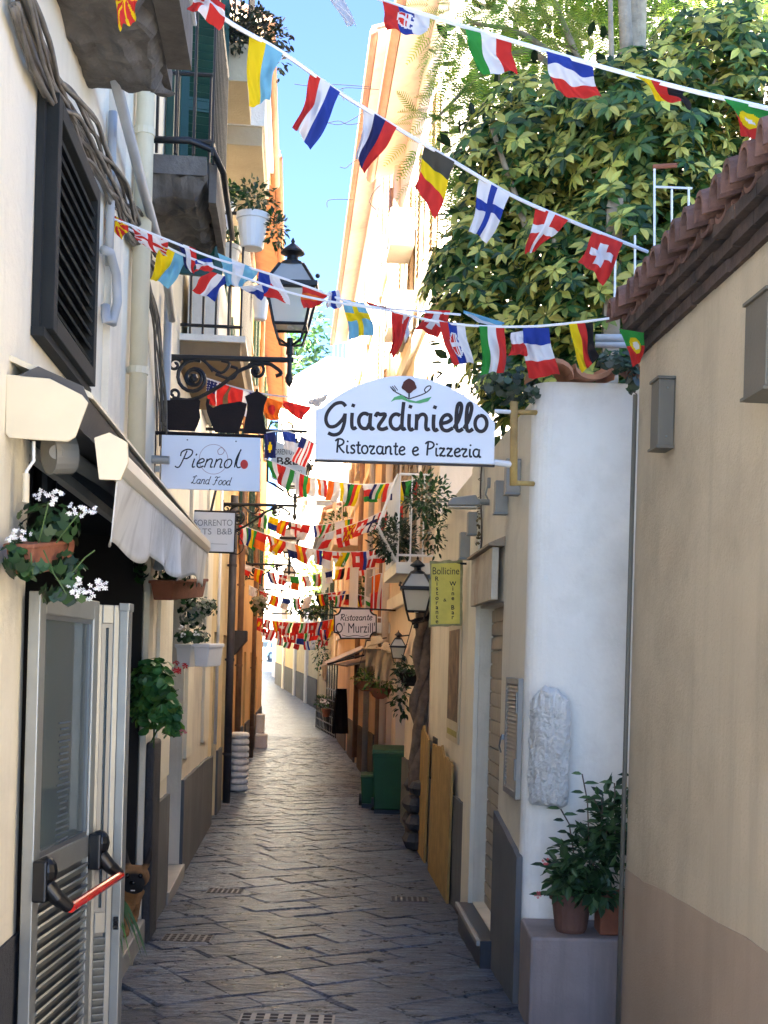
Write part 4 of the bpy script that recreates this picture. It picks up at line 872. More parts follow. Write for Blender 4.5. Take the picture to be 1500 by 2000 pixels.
# ------------------------------------------------------------------ lettering
def arc(cx, cy, rx, ry, a0, a1, n=12): return [(cx+rx*math.cos(math.radians(a0+(a1-a0)*i/n)), cy+ry*math.sin(math.radians(a0+(a1-a0)*i/n))) for i in range(n+1)]
GL = {
 'i': (.5, [[(.15,1),(.13,.5),(.16,.12),(.27,0),(.42,.1)], [(.17,1.36),(.24,1.56)]]),
 'a': (1.05, [arc(.42,.5,.36,.48,50,300,14)+[(.72,.35)], [(.78,1),(.75,.5),(.77,.14),(.88,0),(1.0,.1)]]),
 'r': (.9, [[(.02,.78),(.14,1),(.3,.93),(.62,.95),(.5,.65),(.25,.25),(.28,.05),(.5,0),(.8,.12)]]),
 'z': (.9, [[(.02,.82),(.16,1),(.38,.93),(.62,.97),(.45,.6),(.1,.06),(.35,.06),(.55,0),(.8,.1)]]),
 'd': (1.05, [arc(.4,.5,.36,.48,50,310,14)+[(.72,.3)], [(.84,1.75),(.78,1),(.76,.3),(.82,.03),(1.0,.1)]]),
 'n': (1.0, [[(.1,1),(.1,.5),(.08,0)], [(.1,.6),(.28,.92),(.52,1),(.68,.8),(.67,.3),(.73,.04),(.92,.1)]]),
 'e': (.88, [[(.12,.45),(.5,.55),(.72,.75),(.55,1),(.25,.9),(.08,.5),(.2,.1),(.5,0),(.82,.18)]]),
 'l': (.62, [[(.0,.15),(.3,.75),(.45,1.45),(.36,1.75),(.2,1.55),(.14,.8),(.18,.15),(.33,0),(.56,.15)]]),
 'o': (.92, [arc(.42,.5,.36,.5,100,460,16)]),
 's': (.72, [[(.6,.85),(.4,1),(.15,.85),(.25,.6),(.5,.42),(.55,.15),(.3,0),(.05,.1)]]),
 't': (.66, [[(.3,1.5),(.27,.6),(.3,.1),(.45,0),(.6,.1)], [(.0,1.02),(.58,1.04)]]),
 'G': (1.55, [[(1.3,1.4),(1.05,1.62),(.6,1.5),(.2,1.0),(.1,.5),(.3,.12),(.7,.15),(1.1,.55),(1.25,.85)], [(1.27,.95),(1.22,.3),(1.0,-.25),(.6,-.42),(.25,-.3)]]),
 'R': (1.25, [[(.3,1.65),(.24,.8),(.2,0)], [(-.05,1.45),(.25,1.72),(.75,1.7),(.98,1.4),(.8,1.05),(.35,.85)], [(.4,.86),(.7,.4),(1.1,0)]]),
 'P': (1.15, [[(.3,1.65),(.24,.8),(.2,0)], [(-.05,1.45),(.25,1.72),(.75,1.7),(1.0,1.38),(.8,1.0),(.35,.82)]]),
 'L': (1.15, [[(.85,1.55),(.7,1.75),(.5,1.55),(.4,.9),(.28,.2),(.05,.05),(.1,.2),(.45,.1),(.8,-.02),(1.05,.2)], [(.05,1.3),(.25,1.5),(.6,1.3)]]),
 'F': (1.2, [[(.1,1.45),(.3,1.7),(.8,1.6),(1.2,1.75)], [(.68,1.6),(.5,.9),(.4,.1),(.15,-.1),(.02,.1)], [(.3,.85),(.8,.95)]]),
 'p': (1.5, [[(.6,1.9),(.5,1.0),(.35,.1),(.1,-.05),(-.15,.1)], [(.1,1.25),(.1,1.75),(.6,2.05),(1.15,1.9),(1.2,1.4),(.85,1.0),(.5,1.02)]]),
 ' ': (.75, [])}
def smoothline(P, k=4):
    if len(P) < 3: return P
    out = []
    for i in range(len(P)-1):
        p0, p1, p2, p3 = P[max(i-1,0)], P[i], P[i+1], P[min(i+2,len(P)-1)]
        for s_ in range(k):
            t = s_/k; out.append(tuple(.5*((2*p1[j])+(-p0[j]+p2[j])*t+(2*p0[j]-5*p1[j]+4*p2[j]-p3[j])*t*t+(-p0[j]+3*p1[j]-3*p2[j]+p3[j])*t**3) for j in (0, 1)))
    return out+[P[-1]]
def pxline(mb, pts, wpx, Y):
    """thin raised stroke on the sign face at depth Y"""
    q = [at(x, y, Y) for x, y in pts]; k = Y/F*wpx/2; b0 = len(mb.v); mb.tube(q, k, 8)
    for i in range(b0, len(mb.v)): mb.v[i].y = Y+(mb.v[i].y-Y)*.15
def stroke_text(parent, text, p0, p1, xh, wpx, Y, m, slant=0, name='lettering'):
    adv = sum(GL[c][0] for c in text); sx = 1.0; L = math.hypot(p1[0]-p0[0], p1[1]-p0[1]); sx = L/adv; mb = MB(); x = 0
    ex = ((p1[0]-p0[0])/L, (p1[1]-p0[1])/L)
    for ch in text:
        for st in GL[ch][1]:
            P = smoothline(st); pts = []
            for gx, gy in P:
                u = (x+gx)*sx+gy*xh*slant; pts.append((p0[0]+ex[0]*u+ex[1]*gy*xh, p0[1]+ex[1]*u-ex[0]*gy*xh))
            pxline(mb, pts, wpx*random.uniform(.96,1.04), Y)
        x += GL[ch][0]
    return mb.build(name, m, parent)
def type_text(parent, s_, x0, x1, y0, y1, Y, m, name='lettering', shear=0, bold=0, keep=None):
    cu = bpy.data.curves.new('t', 'FONT'); cu.body = s_; cu.extrude = .0; cu.shear = shear; cu.offset = bold; o = bpy.data.objects.new('t', cu); COL.objects.link(o)
    dg_ = bpy.context.evaluated_depsgraph_get(); me = o.evaluated_get(dg_).to_mesh(); V = [v.co.copy() for v in me.vertices]; Fs = [tuple(p.vertices) for p in me.polygons]; o.evaluated_get(dg_).to_mesh_clear(); bpy.data.objects.remove(o)
    lo = [min(v[i] for v in V) for i in (0, 1)]; hi = [max(v[i] for v in V) for i in (0, 1)]; mb = MB()
    if keep: k = keep/.7; cx = (lo[0]+hi[0])/2; x0, x1 = (x0+x1)/2+(lo[0]-cx)*k, (x0+x1)/2+(hi[0]-cx)*k; y0, y1 = y1-hi[1]*k, y1-lo[1]*k
    mb.add([at(x0+(x1-x0)*(v.x-lo[0])/(hi[0]-lo[0]), y1-(y1-y0)*(v.y-lo[1])/(hi[1]-lo[1]), Y) for v in V], Fs)
    return mb.build(name, m, parent, fix=False)
def plate(parent, poly, Y, th, m, name='board', bevel=.003):
    b = MB(); b.prism([at(x, y, Y) for x, y in poly], (0, th, 0)); return b.build(name, m, parent, bevel=bevel)
def ell(cx, cy, rx, ry, n=24, a0=0, a1=360): return [(cx+rx*math.cos(math.radians(a0+(a1-a0)*i/n)), cy+ry*math.sin(math.radians(a0+(a1-a0)*i/n))) for i in range(n)]

# ------------------------------------------------------------------ the Giardiniello sign
Y = 6.8; sg = thing('restaurant_sign', 'large arched white Giardiniello sign spanning the lane', 'sign', at(790, 905, Y))
poly = [(615,897),(965,907),(967,826)]+[(967-(967-616)*i/28, 812-85*math.sin(math.pi*i/28)**.75+(826-812)*(1-i/28)) for i in range(1, 28)]+[(616,800)]
plate(sg, poly, Y, .05, SIGNW)
b = MB(); b.tube([at(x, y, Y+.025) for x, y in [(614,900),(966,910)]], .008, 6); b.build('lower_edge', mat('dark_edge', (.08,.07,.07)), sg)
stroke_text(sg, 'Giardiniello', (633,836), (955,843), 31, 7.2, Y-.002, INKB)
stroke_text(sg, 'Ristorante e Pizzeria', (655,884), (940,893), 15.5, 3.6, Y-.002, INKK)
b = MB(); b.prism([at(799+14*math.cos(a)*(1+.1*math.sin(5*a)), 754+13*math.sin(a)*(1+.12*math.cos(4*a)), Y-.001) for a in [i*.2244 for i in range(28)]], (0,-.004,0)); b.build('emblem_tree', mat('emblem_brown', (.09,.022,.014), .2), sg)
b = MB(); pxline(b, [(799,765),(799,777)], 3, Y-.002); pxline(b, smoothline([(764,757),(772,765),(785,772),(799,779)]), 2.2, Y-.002)
for dx in (0, 4, 8): pxline(b, [(762+dx,755-dx*.25),(769+dx,764-dx*.2)], 1.6, Y-.002)
pxline(b, smoothline([(799,779),(815,774),(830,768),(840,760),(841,754),(834,755),(829,762),(833,767)]), 2.2, Y-.002); b.build('emblem_cutlery', INKB, sg)
b = MB(); b.prism([at(x, y, Y-.001) for x, y in [(763,785),(770,776),(785,771),(796,780),(812,784),(828,779),(843,775),(836,784),(820,788),(800,786),(785,780),(772,781)]], (0,-.002,0)); b.build('emblem_leaf', INKG, sg)
b = MB(); b.tube([at(965,903,Y+.03), at(1003,908,Y+.03)], .018, 8); b.tube([at(966,803,Y+.03), at(1003,805,Y+.03)], .012, 8); b.build('arm', WHITEP, sg)
b = MB(); b.tube([at(1004,785,Y+.03), at(1003,948,Y+.03)], .022, 10); b.tube([at(1003,943,Y+.03), at(1042,945,Y+.1)], .014, 8); b.tube([at(1003,805,Y+.03), at(1050,806,Y+.12)], .014, 8); b.build('post', mat('rusty_yellow_pole', (.50,.33,.10), .3, 9, .7, .3, 40, dirt=(.2,.08,.03), dirtamt=.7), sg, smooth=True)
# ------------------------------------------------------------------ the Piennolo sign
Y = 8.4; pg = thing('restaurant_sign', 'white Piennolo Land Food sign with dark pot silhouettes above', 'sign', at(410, 958, Y))
plate(pg, [(316,849),(509,855),(507,960),(314,954)], Y, .02, SIGNW)
b = MB(); b.tube([at(300,845,Y+.01), at(516,853,Y+.01)], .013, 6); b.tube([at(302,845,Y+.01), at(300,925,Y+.01)], .013, 6); b.build('frame', BRNIRON, pg)
def sil(poly, name): plate(pg, poly, Y, .006, BRNIRON, name, 0)
sil([(308,786),(318,782),(372,780),(388,780),(391,783),(389,800),(391,815),(386,830),(380,842),(330,840),(318,830),(310,815),(316,795)], 'cooking_pot')
sil([(404,778),(410,780),(408,790),(416,797),(430,790),(445,788),(468,784),(482,788),(478,808),(472,826),(465,847),(420,844),(412,826),(404,805),(402,790)], 'teapot')
sil([(478,774),(500,764),(500,760),(504,760),(504,764),(522,776),(516,792),(514,806),(520,848),(474,846),(482,806),(484,792)], 'coffee_maker')
stroke_text(pg, 'pienno', (344,912), (452,914), 17, 2.6, Y-.002, INKK, .3); 
b = MB(); pxline(b, smoothline([(458,913),(462,895),(471,878),(468,884),(462,905),(464,913),(470,912)]), 2.6, Y-.002); b.build('lettering', INKK, pg)
b = MB(); pxline(b, ell(417,897,28,29,40)+[(445,897)], .9, Y-.002); pxline(b, smoothline([(425,880),(432,874),(438,880),(434,887),(427,887),(425,880)]), 1.2, Y-.0025); b.build('ring_print', mat('pink_grey_print', (.35,.22,.22), .1), pg)
b = MB(); b.prism([at(x, y, Y-.001) for x, y in ell(477,907,7.5,9)], (0,-.003,0)); b.build('tomato_print', INKR, pg)
stroke_text(pg, 'Land Food', (373,944), (450,948), 9, 1.5, Y-.002, INKK, .25)
for x, y in ((366,859),(461,862),(410,956)):
    b = MB(); b.ball(at(x,y,Y-.002), .006, 8); b.build('screw', ALUD, pg)
b = MB(); b.cyl(at(296,897,8.25), at(331,899,8.25), .028, n=16); b.box(at(283,905,8.3), at(296,890,8.3)+Vector((0,.05,0))); b.cyl(at(290,897,8.27), at(300,897,8.27), .012); b.box(at(302,921,8.3), at(311,910,8.3)+Vector((0,.03,0))); tag(b.build('spotlight', mat('brushed_steel', (.42,.41,.38), .05, 5, .35, .05, metal=.7), None), 'steel cylinder wall spotlight beside the Piennolo sign', 'wall light')
# ------------------------------------------------------------------ B and B signs
Y = 11.4; bs = thing('guest_house_sign', 'white Sorrento Flats sign half hidden by the awning', 'sign', at(420,1078,Y), 'Sorrento Flats signs')
plate(bs, [(352,998),(459,1002),(456,1078),(350,1075)], Y, .02, SIGNW)
b = MB()
for p, q in (((350,997),(460,1001)), ((460,1001),(457,1080)), ((349,1076),(457,1080))): b.tube([at(*p,Y+.01), at(*q,Y+.01)], .009, 6)
b.tube([at(345,997,Y+.01), at(460,1001,Y+.01)], .012, 6); b.tube([at(402,1078,Y+.01), at(391,1110,Y+.01), at(382,1125,Y+.01)], .013, 6); b.tube([at(422,955,Y+.01), at(412,999,Y+.01)], .012, 6); b.build('frame', IRON, bs)
b = MB(); b.tube([at(x,y,Y+.01) for x, y in smoothline([(458,1035),(466,1040),(468,1050),(475,1062),(474,1074),(466,1082),(458,1081),(456,1073),(462,1070)])], .005, 6); b.tube([at(x,y,Y+.01) for x, y in smoothline([(459,1040),(470,1035),(470,1042),(464,1044)])], .005, 6); b.build('scroll', IRON, bs)
type_text(bs, 'SORRENTO', 379, 454, 1015, 1027, Y-.002, INKGR); type_text(bs, 'FLATS  B&B', 368, 453, 1032, 1044, Y-.002, INKGR)
b = MB(); pxline(b, [(385,1062),(410,1062)], .8, Y-.002); pxline(b, [(412,1062),(444,1063)], .8, Y-.002); b.build('rule', INKGR, bs)
Y = 12.9; bs2 = thing('guest_house_sign', 'shield-shaped Sorrento Flats B and B sign hung over the lane', 'sign', at(563,955,Y), 'Sorrento Flats signs')
plate(bs2, [(529,866),(540,862),(563,870),(586,864),(594,867),(597,925),(594,935),(580,940),(563,945),(546,940),(530,934)], Y, .03, mat('blue_white_enamel', (.55,.64,.70), .04, 5, .4, .02))
type_text(bs2, 'SORRENTO FLATS', 533, 592, 877, 888, Y-.003, INKK); type_text(bs2, 'B&B', 541, 585, 893, 908, Y-.003, INKK, bold=.012); type_text(bs2, '392 920 0202', 538, 590, 918, 926, Y-.003, INKGR)
b = MB(); b.tube([at(516,841,Y+.02), at(600,843,Y+.02)], .018, 6)
for c in (538, 560, 584): b.tube([at(x,y,Y+.02) for x, y in ell(c,840,14,16,14,180,370)], .008, 5)
b.tube([at(523,862,Y+.02), at(522,940,Y+.02), at(535,946,Y+.02), at(555,960,Y+.02)], .014, 6); b.tube([at(540,842,Y+.02), at(540,866,Y+.02)], .008, 5); b.tube([at(588,842,Y+.02), at(588,866,Y+.02)], .008, 5); b.tube([LW.p(12.9, at(516,841,Y).z, 0), at(516,841,Y+.02)], .018, 6); b.build('bracket', IRON, bs2)
# ------------------------------------------------------------------ street lamps
def spiral(c, r0, r1, a0, turns, n=26): return [(c[0]+(r0+(r1-r0)*i/n)*math.cos(a0+turns*2*math.pi*i/n), c[1]+(r0+(r1-r0)*i/n)*math.sin(a0+turns*2*math.pi*i/n)) for i in range(n+1)]
def lantern(t, p, s):
    """four-sided lantern standing on p"""
    p = Vector(p); R45 = math.pi/4
    def ring(h, w): return [p+Vector((sx*w*s, sy*w*s, h*s)) for sx, sy in ((-1,-1),(1,-1),(1,1),(-1,1))]
    b = MB(); b.tube([p, p+Vector((0,0,.12*s))], [.03*s,.022*s], 8)
    lo, hi = ring(.2,.115), ring(.46,.17)
    for i in range(4): b.tube([lo[i], hi[i]], .012*s, 6); b.tube([lo[i], lo[(i+1)%4]], .012*s, 6); b.tube([hi[i], hi[(i+1)%4]], .018*s, 6); b.tube([p+Vector((0,0,.06*s)), (p+lo[i])/2+Vector((0,0,-.05*s))+(lo[i]-p)*.22, lo[i]], .01*s, 6)
    e0, e1 = ring(.455,.20), ring(.49,.20); b.hexa(e0+e1)
    b.build('lantern_frame', IRON, t)
    b = MB(); a, c = ring(.205,.108), ring(.455,.163); b.add(a+c, [(i,(i+1)%4,4+(i+1)%4,4+i) for i in range(4)]+[(0,1,2,3)]); b.build('pane', FROST, t)
    b = MB(); a, c = ring(.492,.17), ring(.64,.085); b.add(a+c, [(i,(i+1)%4,4+(i+1)%4,4+i) for i in range(4)]); b.build('roof_pane', mat('lamp_roof_pane', (.33,.34,.33), .1, 6, .4, .05), t)
    b = MB(); 
    for i in range(4): b.tube([a[i], c[i]], .013*s, 6); b.ball(e1[i]+Vector((0,0,.03*s)), .018*s, 6)
    b.lathe(p+Vector((0,0,.64*s)), [(.10*s,0),(.085*s,.03*s),(.045*s,.05*s),(.04*s,.08*s),(.09*s,.10*s),(.085*s,.115*s),(.045*s,.15*s),(.012*s,.175*s),(.016*s,.19*s),(.004*s,.215*s)], 14); b.build('lantern_cap', IRON, t)
    b = MB(); b.ball(p+Vector((0,0,.32*s)), .05*s, 10, (1,1,1.4)); b.tube([p+Vector((0,0,.19*s)), p+Vector((0,0,.27*s))], .025*s, 8); b.build('bulb', WHITEP, t)
def lamp(label, W, Y, z, L, s=1.0, lant=True):
    t = thing('street_lamp', label, 'street lamp', W.p(Y, z, 0), 'wrought-iron bracket lamps')
    base = W.p(Y, z, 0); ex = Vector((W.g, 0, 0)); k = L/.9
    P = lambda u, v: base+ex*(u*k)+Vector((0,0,v*k))
    b = MB(); b.tube([P(-.02,0), P(.93,0)], .02*s, 8); b.tube([P(.01,.05), P(.01,-.34)], .018*s, 8); b.build('arm', IRON, t)
    b = MB()
    for pts, r in ((spiral((.2,-.15),.135,.03,1.2,1.6),.013), (spiral((.66,-.085),.07,.015,2.6,-1.3),.011), (smoothline([(.05,-.3),(.2,-.31),(.4,-.2),(.55,-.08),(.72,-.03),(.8,-.06),(.84,-.1),(.8,-.12)]),.013), (smoothline([(.3,-.05),(.4,-.11),(.46,-.04),(.4,-.02)]),.01), (smoothline([(.36,-.12),(.48,-.15),(.52,-.08),(.47,-.06)]),.01), (spiral((.06,-.06),.05,.012,.5,1.2),.01), (spiral((.06,-.27),.05,.012,3.5,1.2),.01), (spiral((.2,-.15),.06,.055,0,1.0),.012), (smoothline([(.12,-.03),(.2,.0),(.28,-.03),(.34,-.1)]),.01)):
        b.tube([P(u, v) for u, v in pts], r*s*1.15, 6)
    b.ball(P(.2,-.15), .035*s, 8); b.ball(P(.66,-.085), .03*s, 8); b.build('scrollwork', IRON, t)
    b = MB(); q = P(.9,0); b.tube([q+Vector((0,0,-.13*s)), q+Vector((0,0,.12*s))], .018*s, 8); b.lathe(q+Vector((0,0,-.2*s)), [(.004*s,0),(.028*s,.04*s),(.032*s,.07*s),(.014*s,.11*s)], 10); b.build('drop_finial', IRON, t)
    if lant: lantern(t, q+Vector((0,0,.04*s)), s)
lamp('nearest wrought-iron street lamp on scroll bracket above the Piennolo sign', LW, 9.0, 3.88, .9)
lamp('second street lamp behind the shield-shaped sign', LW, 16, at(575,988,16).z, .95)
lamp('third street lamp with scroll bracket further down the left wall', LW, 24, at(550,1103,24).z, .85)
lamp('fourth street lamp hanging near the end of the left wall', LW, 36.5, at(569,1152,36.5).z, .8)
# ------------------------------------------------------------------ left wall small things, far
pipe('dark downpipe on the left wall past the white planters', LW, 17.6, -.4, 4, .055, .08, mat('dark_downpipe', (.05,.045,.05), .3, 6, .6, .2))
pipe('brown downpipe on the orange wall', LW, 20.6, -.5, 9, .05, .08, mat('brown_pipe', (.26,.15,.09), .2, 6, .6, .1))
pipe('thin pale pipe next to the Sorrento Flats sign', LW, 15.3, .6, 4.0, .02, .04, WHITEP, clips=False)
pipe('rust-coloured pipe high on the orange wall', LW, 28, -.6, 10.6, .05, .08, mat('brown_pipe', (.11,.06,.04)))
b = MB()
for i in range(9): b.lathe(LW.p(19.7, gz(19.7)+.02+.105*i, .16), [(.12,0),(.155,.025),(.16,.05),(.15,.085),(.12,.1)], 14)
tag(b.build('ribbed_column', WHITEP, None), 'stack of white rounded rings standing at the left wall', 'planter stack')
b = MB(); b.wbox(LW, 32.4, 33.0, -.8, -.35, .02, .35); b.wbox(LW, 33.0, 33.6, -.8, .15, .02, .25); tag(b.build('stone_block', STONE, None, bevel=.03), 'pale stone blocks at the far end of the left wall', 'stone block')
b = MB(); b.wbox(LW, 19.0, 19.5, 1.95, 2.1, .03, .25); b.prism([LW.p(19.0,1.95,.03), LW.p(19.0,1.95,.25), LW.p(19.0,1.72,.06), LW.p(19.0,1.72,.03)], LW.p(19.5,0,0)-LW.p(19.0,0,0)); tag(b.build('corbel_shelf', LAVA, None), 'dark stone corbel on the left wall beyond the downpipe', 'corbel')
cp = thing('climbing_plant', 'pale climbing plant on the orange wall below the third lamp', 'plant', at(515,1210,25))
foliage('foliage', cp, [(at(508,1180,25),(.2,.3,.3),130),(at(505,1030,22),(.12,.2,.35),90)], 'ivy', .1, [(.2,.22,.12),G1,(.3,.3,.2)], .2); stems(cp, [[at(515,1240,25), at(512,1180,25), at(505,1150,25)]], .012, BARK)
# ------------------------------------------------------------------ right wall things
mc = thing('meter_cabinet', 'grey louvred meter cabinet on the cream wall beside the corner stone', 'cabinet', R1.p(7.1,.95,.02))
b = MB(); Y0, Y1, z0, z1 = 6.98, 7.46, .93, 1.62
for q in ((Y0,Y0+.04,z0,z1),(Y1-.04,Y1,z0,z1),(Y0+.04,Y1-.04,z0,z0+.04),(Y0+.04,Y1-.04,z1-.04,z1)): b.wbox(R1, *q, .003, .035)
b.build('frame', GREYM, mc, bevel=.004); b = MB(); b.wbox(R1, Y0+.03,Y1-.03,z0+.03,z1-.03,.004,.014); b.build('backing', ALUD, mc)
sm = MB(); sm.box((0,-.003,-.012), (Y1-Y0-.08,.003,.012)); sme = mesh_of(sm, 'slat', GREYM)
for i in range(26): piece(sme, 'slat', mc, R1.M(Y0+.04, z0+.052+.0235*i, .022)@Matrix.Rotation(math.radians(35), 4, 'X'))
b = MB(); b.wbox(R1, Y1, Y1+.03, 1.24, 1.27, .02, .05); b.tube([R1.p(Y1+.02,1.26,.05), R1.p(Y1+.03,1.2,.06), R1.p(Y1+.02,1.16,.05)], .006, 6); b.build('latch', ALUD, mc)
b = MB()
for z in (1.1, 1.48): b.cyl(R1.p(Y0+.005,z-.06,.04), R1.p(Y0+.005,z+.06,.04), .008)
b.build('hinge', ALUD, mc)
def sheet(label, Y0, Y1, h0, h1, lean, seed):
    t = MB(); n_ = 14; rnd = random.Random(seed); pts = [R1.p(Y0, gz(Y0), .02+lean)]
    top = [(Y0+(Y1-Y0)*i/n_, h0+(h1-h0)*i/n_+rnd.uniform(-.03,.03)+(.05 if 5 < i < 10 else 0)) for i in range(n_+1)]
    poly = [(Y0, gz(Y0))]+top+[(Y1, gz(Y1))]; f = lambda Y, z, o: R1.p(Y, z, o+lean*(1-(z-gz(Y))/1.25))
    A = [f(y, z, .035) for y, z in poly]; B_ = [f(y, z, .055) for y, z in poly]; n2 = len(poly)
    t.add(A+B_, [tuple(range(n2)), tuple(range(n2, 2*n2))]+[(i,(i+1)%n2,n2+(i+1)%n2,n2+i) for i in range(n2)]); return tag(t.build('plywood_board', WOODG, None), label, 'board', 'plywood boards leaning on the right wall')
sheet('nearer golden plywood board leaning on the right wall', 10.2, 12.0, .86, .90, .012, 3); sheet('farther golden plywood board leaning by the twisted trunk', 12.45, 13.6, .90, .98, .012, 5)
b = MB(); b.wbox(R1, 12.02, 12.43, -.8, .95, .001, .012); tag(b.build('dark_gap_panel', BLACKP, None), 'dark panel between the two plywood boards', 'panel')
po = thing('poster', 'framed brown poster on the cream wall above the plywood boards', 'poster', R1.p(10.6,1.05,.02)); b = MB(); b.wbox(R1, 10.15, 11.1, 1.02, 2.05, .003, .016); b.build('board', mat('poster_cream', (.55,.47,.32), .06, 4, .7, .03), po)
b = MB(); b.wbox(R1, 10.22, 11.03, 1.2, 1.98, .017, .019); b.build('print', mat('poster_print', (.16,.10,.06), .8, 7, .6, 0, streak=.5), po); b = MB(); b.wbox(R1, 10.25, 11.0, 1.07, 1.12, .017, .019); b.build('caption', mat('poster_caption', (.35,.3,.05), .3, 30, .6, 0), po)
# fascia board over the roller shutter
fa = thing('fascia_sign', 'weathered wooden fascia board above the roller shutter', 'sign', R1.p(8.45,2.1,.1)); b = MB(); b.wbox(R1, 7.9, 9.0, 2.11, 2.45, .035, .08); b.build('board', mat('faded_sign_wood', (.50,.43,.32), .15, 5, .85, .2, 40, dirt=(.28,.11,.05), dirtamt=.9), fa, bevel=.006)
b = MB(); b.prism([R1.p(7.86,2.455,.002), R1.p(7.86,2.455,.11), R1.p(7.86,2.47,.11), R1.p(7.86,2.52,.002)], R1.p(9.04,0,0)-R1.p(7.86,0,0)); b.build('hood', WOODP, fa)
for i, (Yb, zb, h, wd, o) in enumerate([(7.3,2.72,.2,.09,.09), (7.78,2.66,.2,.08,.085), (9.1,2.66,.16,.1,.1), (9.6,2.52,.2,.1,.1)]):
    t = thing('wall_box', ['grey box on the cream wall nearest the white corner','grey box right of the floodlight arm','grey box just below the floodlight','grey box with dark side left of the floodlight'][i], 'wall box', R1.p(Yb, zb, .05), 'grey boxes on the garden building')
    b = MB(); b.wbox(R1, Yb, Yb+wd, zb, zb+h, .003, o); b.build('housing', GREYM, t, bevel=.003); b = MB(); b.wbox(R1, Yb-.004, Yb+wd+.004, zb-.012, zb-.002, .003, o+.004); b.build('rim', ALUD, t)
fl = thing('floodlight', 'grey street floodlight arm sticking out of the cream wall', 'light', R1.p(8.7,2.85,.1)); q = R1.p(8.7,2.84,0)
b = MB(); b.tube([q, q+Vector((-.1,0,0))], .022, 8); b.build('arm', GREYM, fl)
b = MB(); b.prism([q+Vector(v) for v in ((-.06,-.06,-.03),(-.1,-.06,.045),(-.27,-.06,.02),(-.30,-.06,-.02),(-.29,-.06,-.035))], (0,.13,0)); b.build('head', GREYM, fl, bevel=.012); b = MB(); b.prism([q+Vector(v) for v in ((-.09,-.05,-.034),(-.29,-.05,-.040),(-.29,-.05,-.047),(-.09,-.05,-.047))], (0,.11,0)); b.build('lens', FROST, fl)
b = MB(); b.tube([q+Vector((0,0,.0)), q+Vector((-.03,-.03,.05)), q+Vector((-.015,-.02,.12)), q+Vector((.0,0,.15))], .006, 6); b.box(q+Vector((-.02,-.03,.10)), q+Vector((.03,.01,.17))); b.build('cable_box', GREYM, fl)
# yellow sign
Y = 10; ys = thing('wine_bar_sign', 'yellow parchment-style Bollicine wine bar sign on the right wall', 'sign', at(870,1225,Y))
rnd = random.Random(4); poly = []
for (xa, ya), (xb, yb) in (((840,1097),(904,1093)), ((904,1093),(902,1222)), ((902,1222),(838,1225)), ((838,1225),(840,1097))):
    for i in range(10): poly.append((xa+(xb-xa)*i/10+rnd.uniform(-1.3,1.3), ya+(yb-ya)*i/10+rnd.uniform(-1.8,1.8)))
plate(ys, poly, Y, .035, mat('mossy_stone_edge', (.30,.28,.14), .4, 14, .9, .6), 'stone_edge', 0); plate(ys, [(843,1101),(899,1099),(898,1218),(841,1220)], Y-.004, .003, YSIGN)
type_text(ys, 'Bollicine', 845, 897, 1108, 1122, Y-.006, INKK)
for i, ch in enumerate('Ristorante'): type_text(ys, ch, 850.5, 856.5, 1127+9.2*i, 1134.5+9.2*i, Y-.006, INKK, bold=.015, keep=8.5)
for i, ch in enumerate('Wine Bar'):
    if ch != ' ': type_text(ys, ch, 881, 888, 1136+9.3*i, 1144+9.3*i, Y-.006, INKK, bold=.015, keep=8.5)
type_text(ys, '&', 866, 872, 1169, 1175, Y-.006, INKK)
b = MB(); b.tube([R1.p(10,at(870,1100,Y).z,0), at(842,1098,Y+.02)], .01, 6); b.build('bracket', IRON, ys)
# wall lantern on the right
rl = thing('wall_lantern', 'black wall lantern on a curved arm beside the yellow sign', 'wall light', R2.p(13.3,1.95,0)); q = at(815,1207,13.1); b = MB(); b.tube([R2.p(13.3,q.z+.1,0), q+Vector((.12,.05,.0)), q+Vector((0,0,-.03)), q+Vector((-.06,0,-.05))], .03, 8); b.build('arm', BRNIRON, rl, smooth=True); lantern(rl, at(813,1198,13.1)-Vector((0,0,.16)), .9)
# O' Murzill' sign
Y = 18; om = thing('restaurant_sign', "pinkish notched O' Murzill' restaurant sign in mid lane", 'sign', at(694,1247,Y))
def notch(x0,y0,x1,y1,c):
    out = []
    for cx, cy, a0 in ((x0,y0,90),(x1,y0,180),(x1,y1,270),(x0,y1,0)): out += [(cx+c*math.cos(math.radians(a0-90*i/5)), cy+c*math.sin(math.radians(a0-90*i/5))) for i in range(6)]
    return out
plate(om, notch(652,1188,736,1248,12), Y, .04, INKB, 'rim', 0); plate(om, notch(654.5,1190.5,733.5,1245.5,12), Y-.006, .004, PINKS)
stroke_text(om, 'Ristorante', (664,1212), (727,1211), 7, 1.6, Y-.008, INKB, .2); type_text(om, "O' Murzill'", 656, 732, 1216, 1236, Y-.008, INKK)
b = MB(); pxline(b, smoothline([(668,1240),(680,1243),(694,1241),(708,1243),(720,1240)]), 1.2, Y-.008); b.build('flourish', INKB, om)
b = MB(); b.tube([R2.p(18,at(694,1190,Y).z,0), at(650,1186,Y+.02)], .014, 6); b.build('bracket', IRON, om)
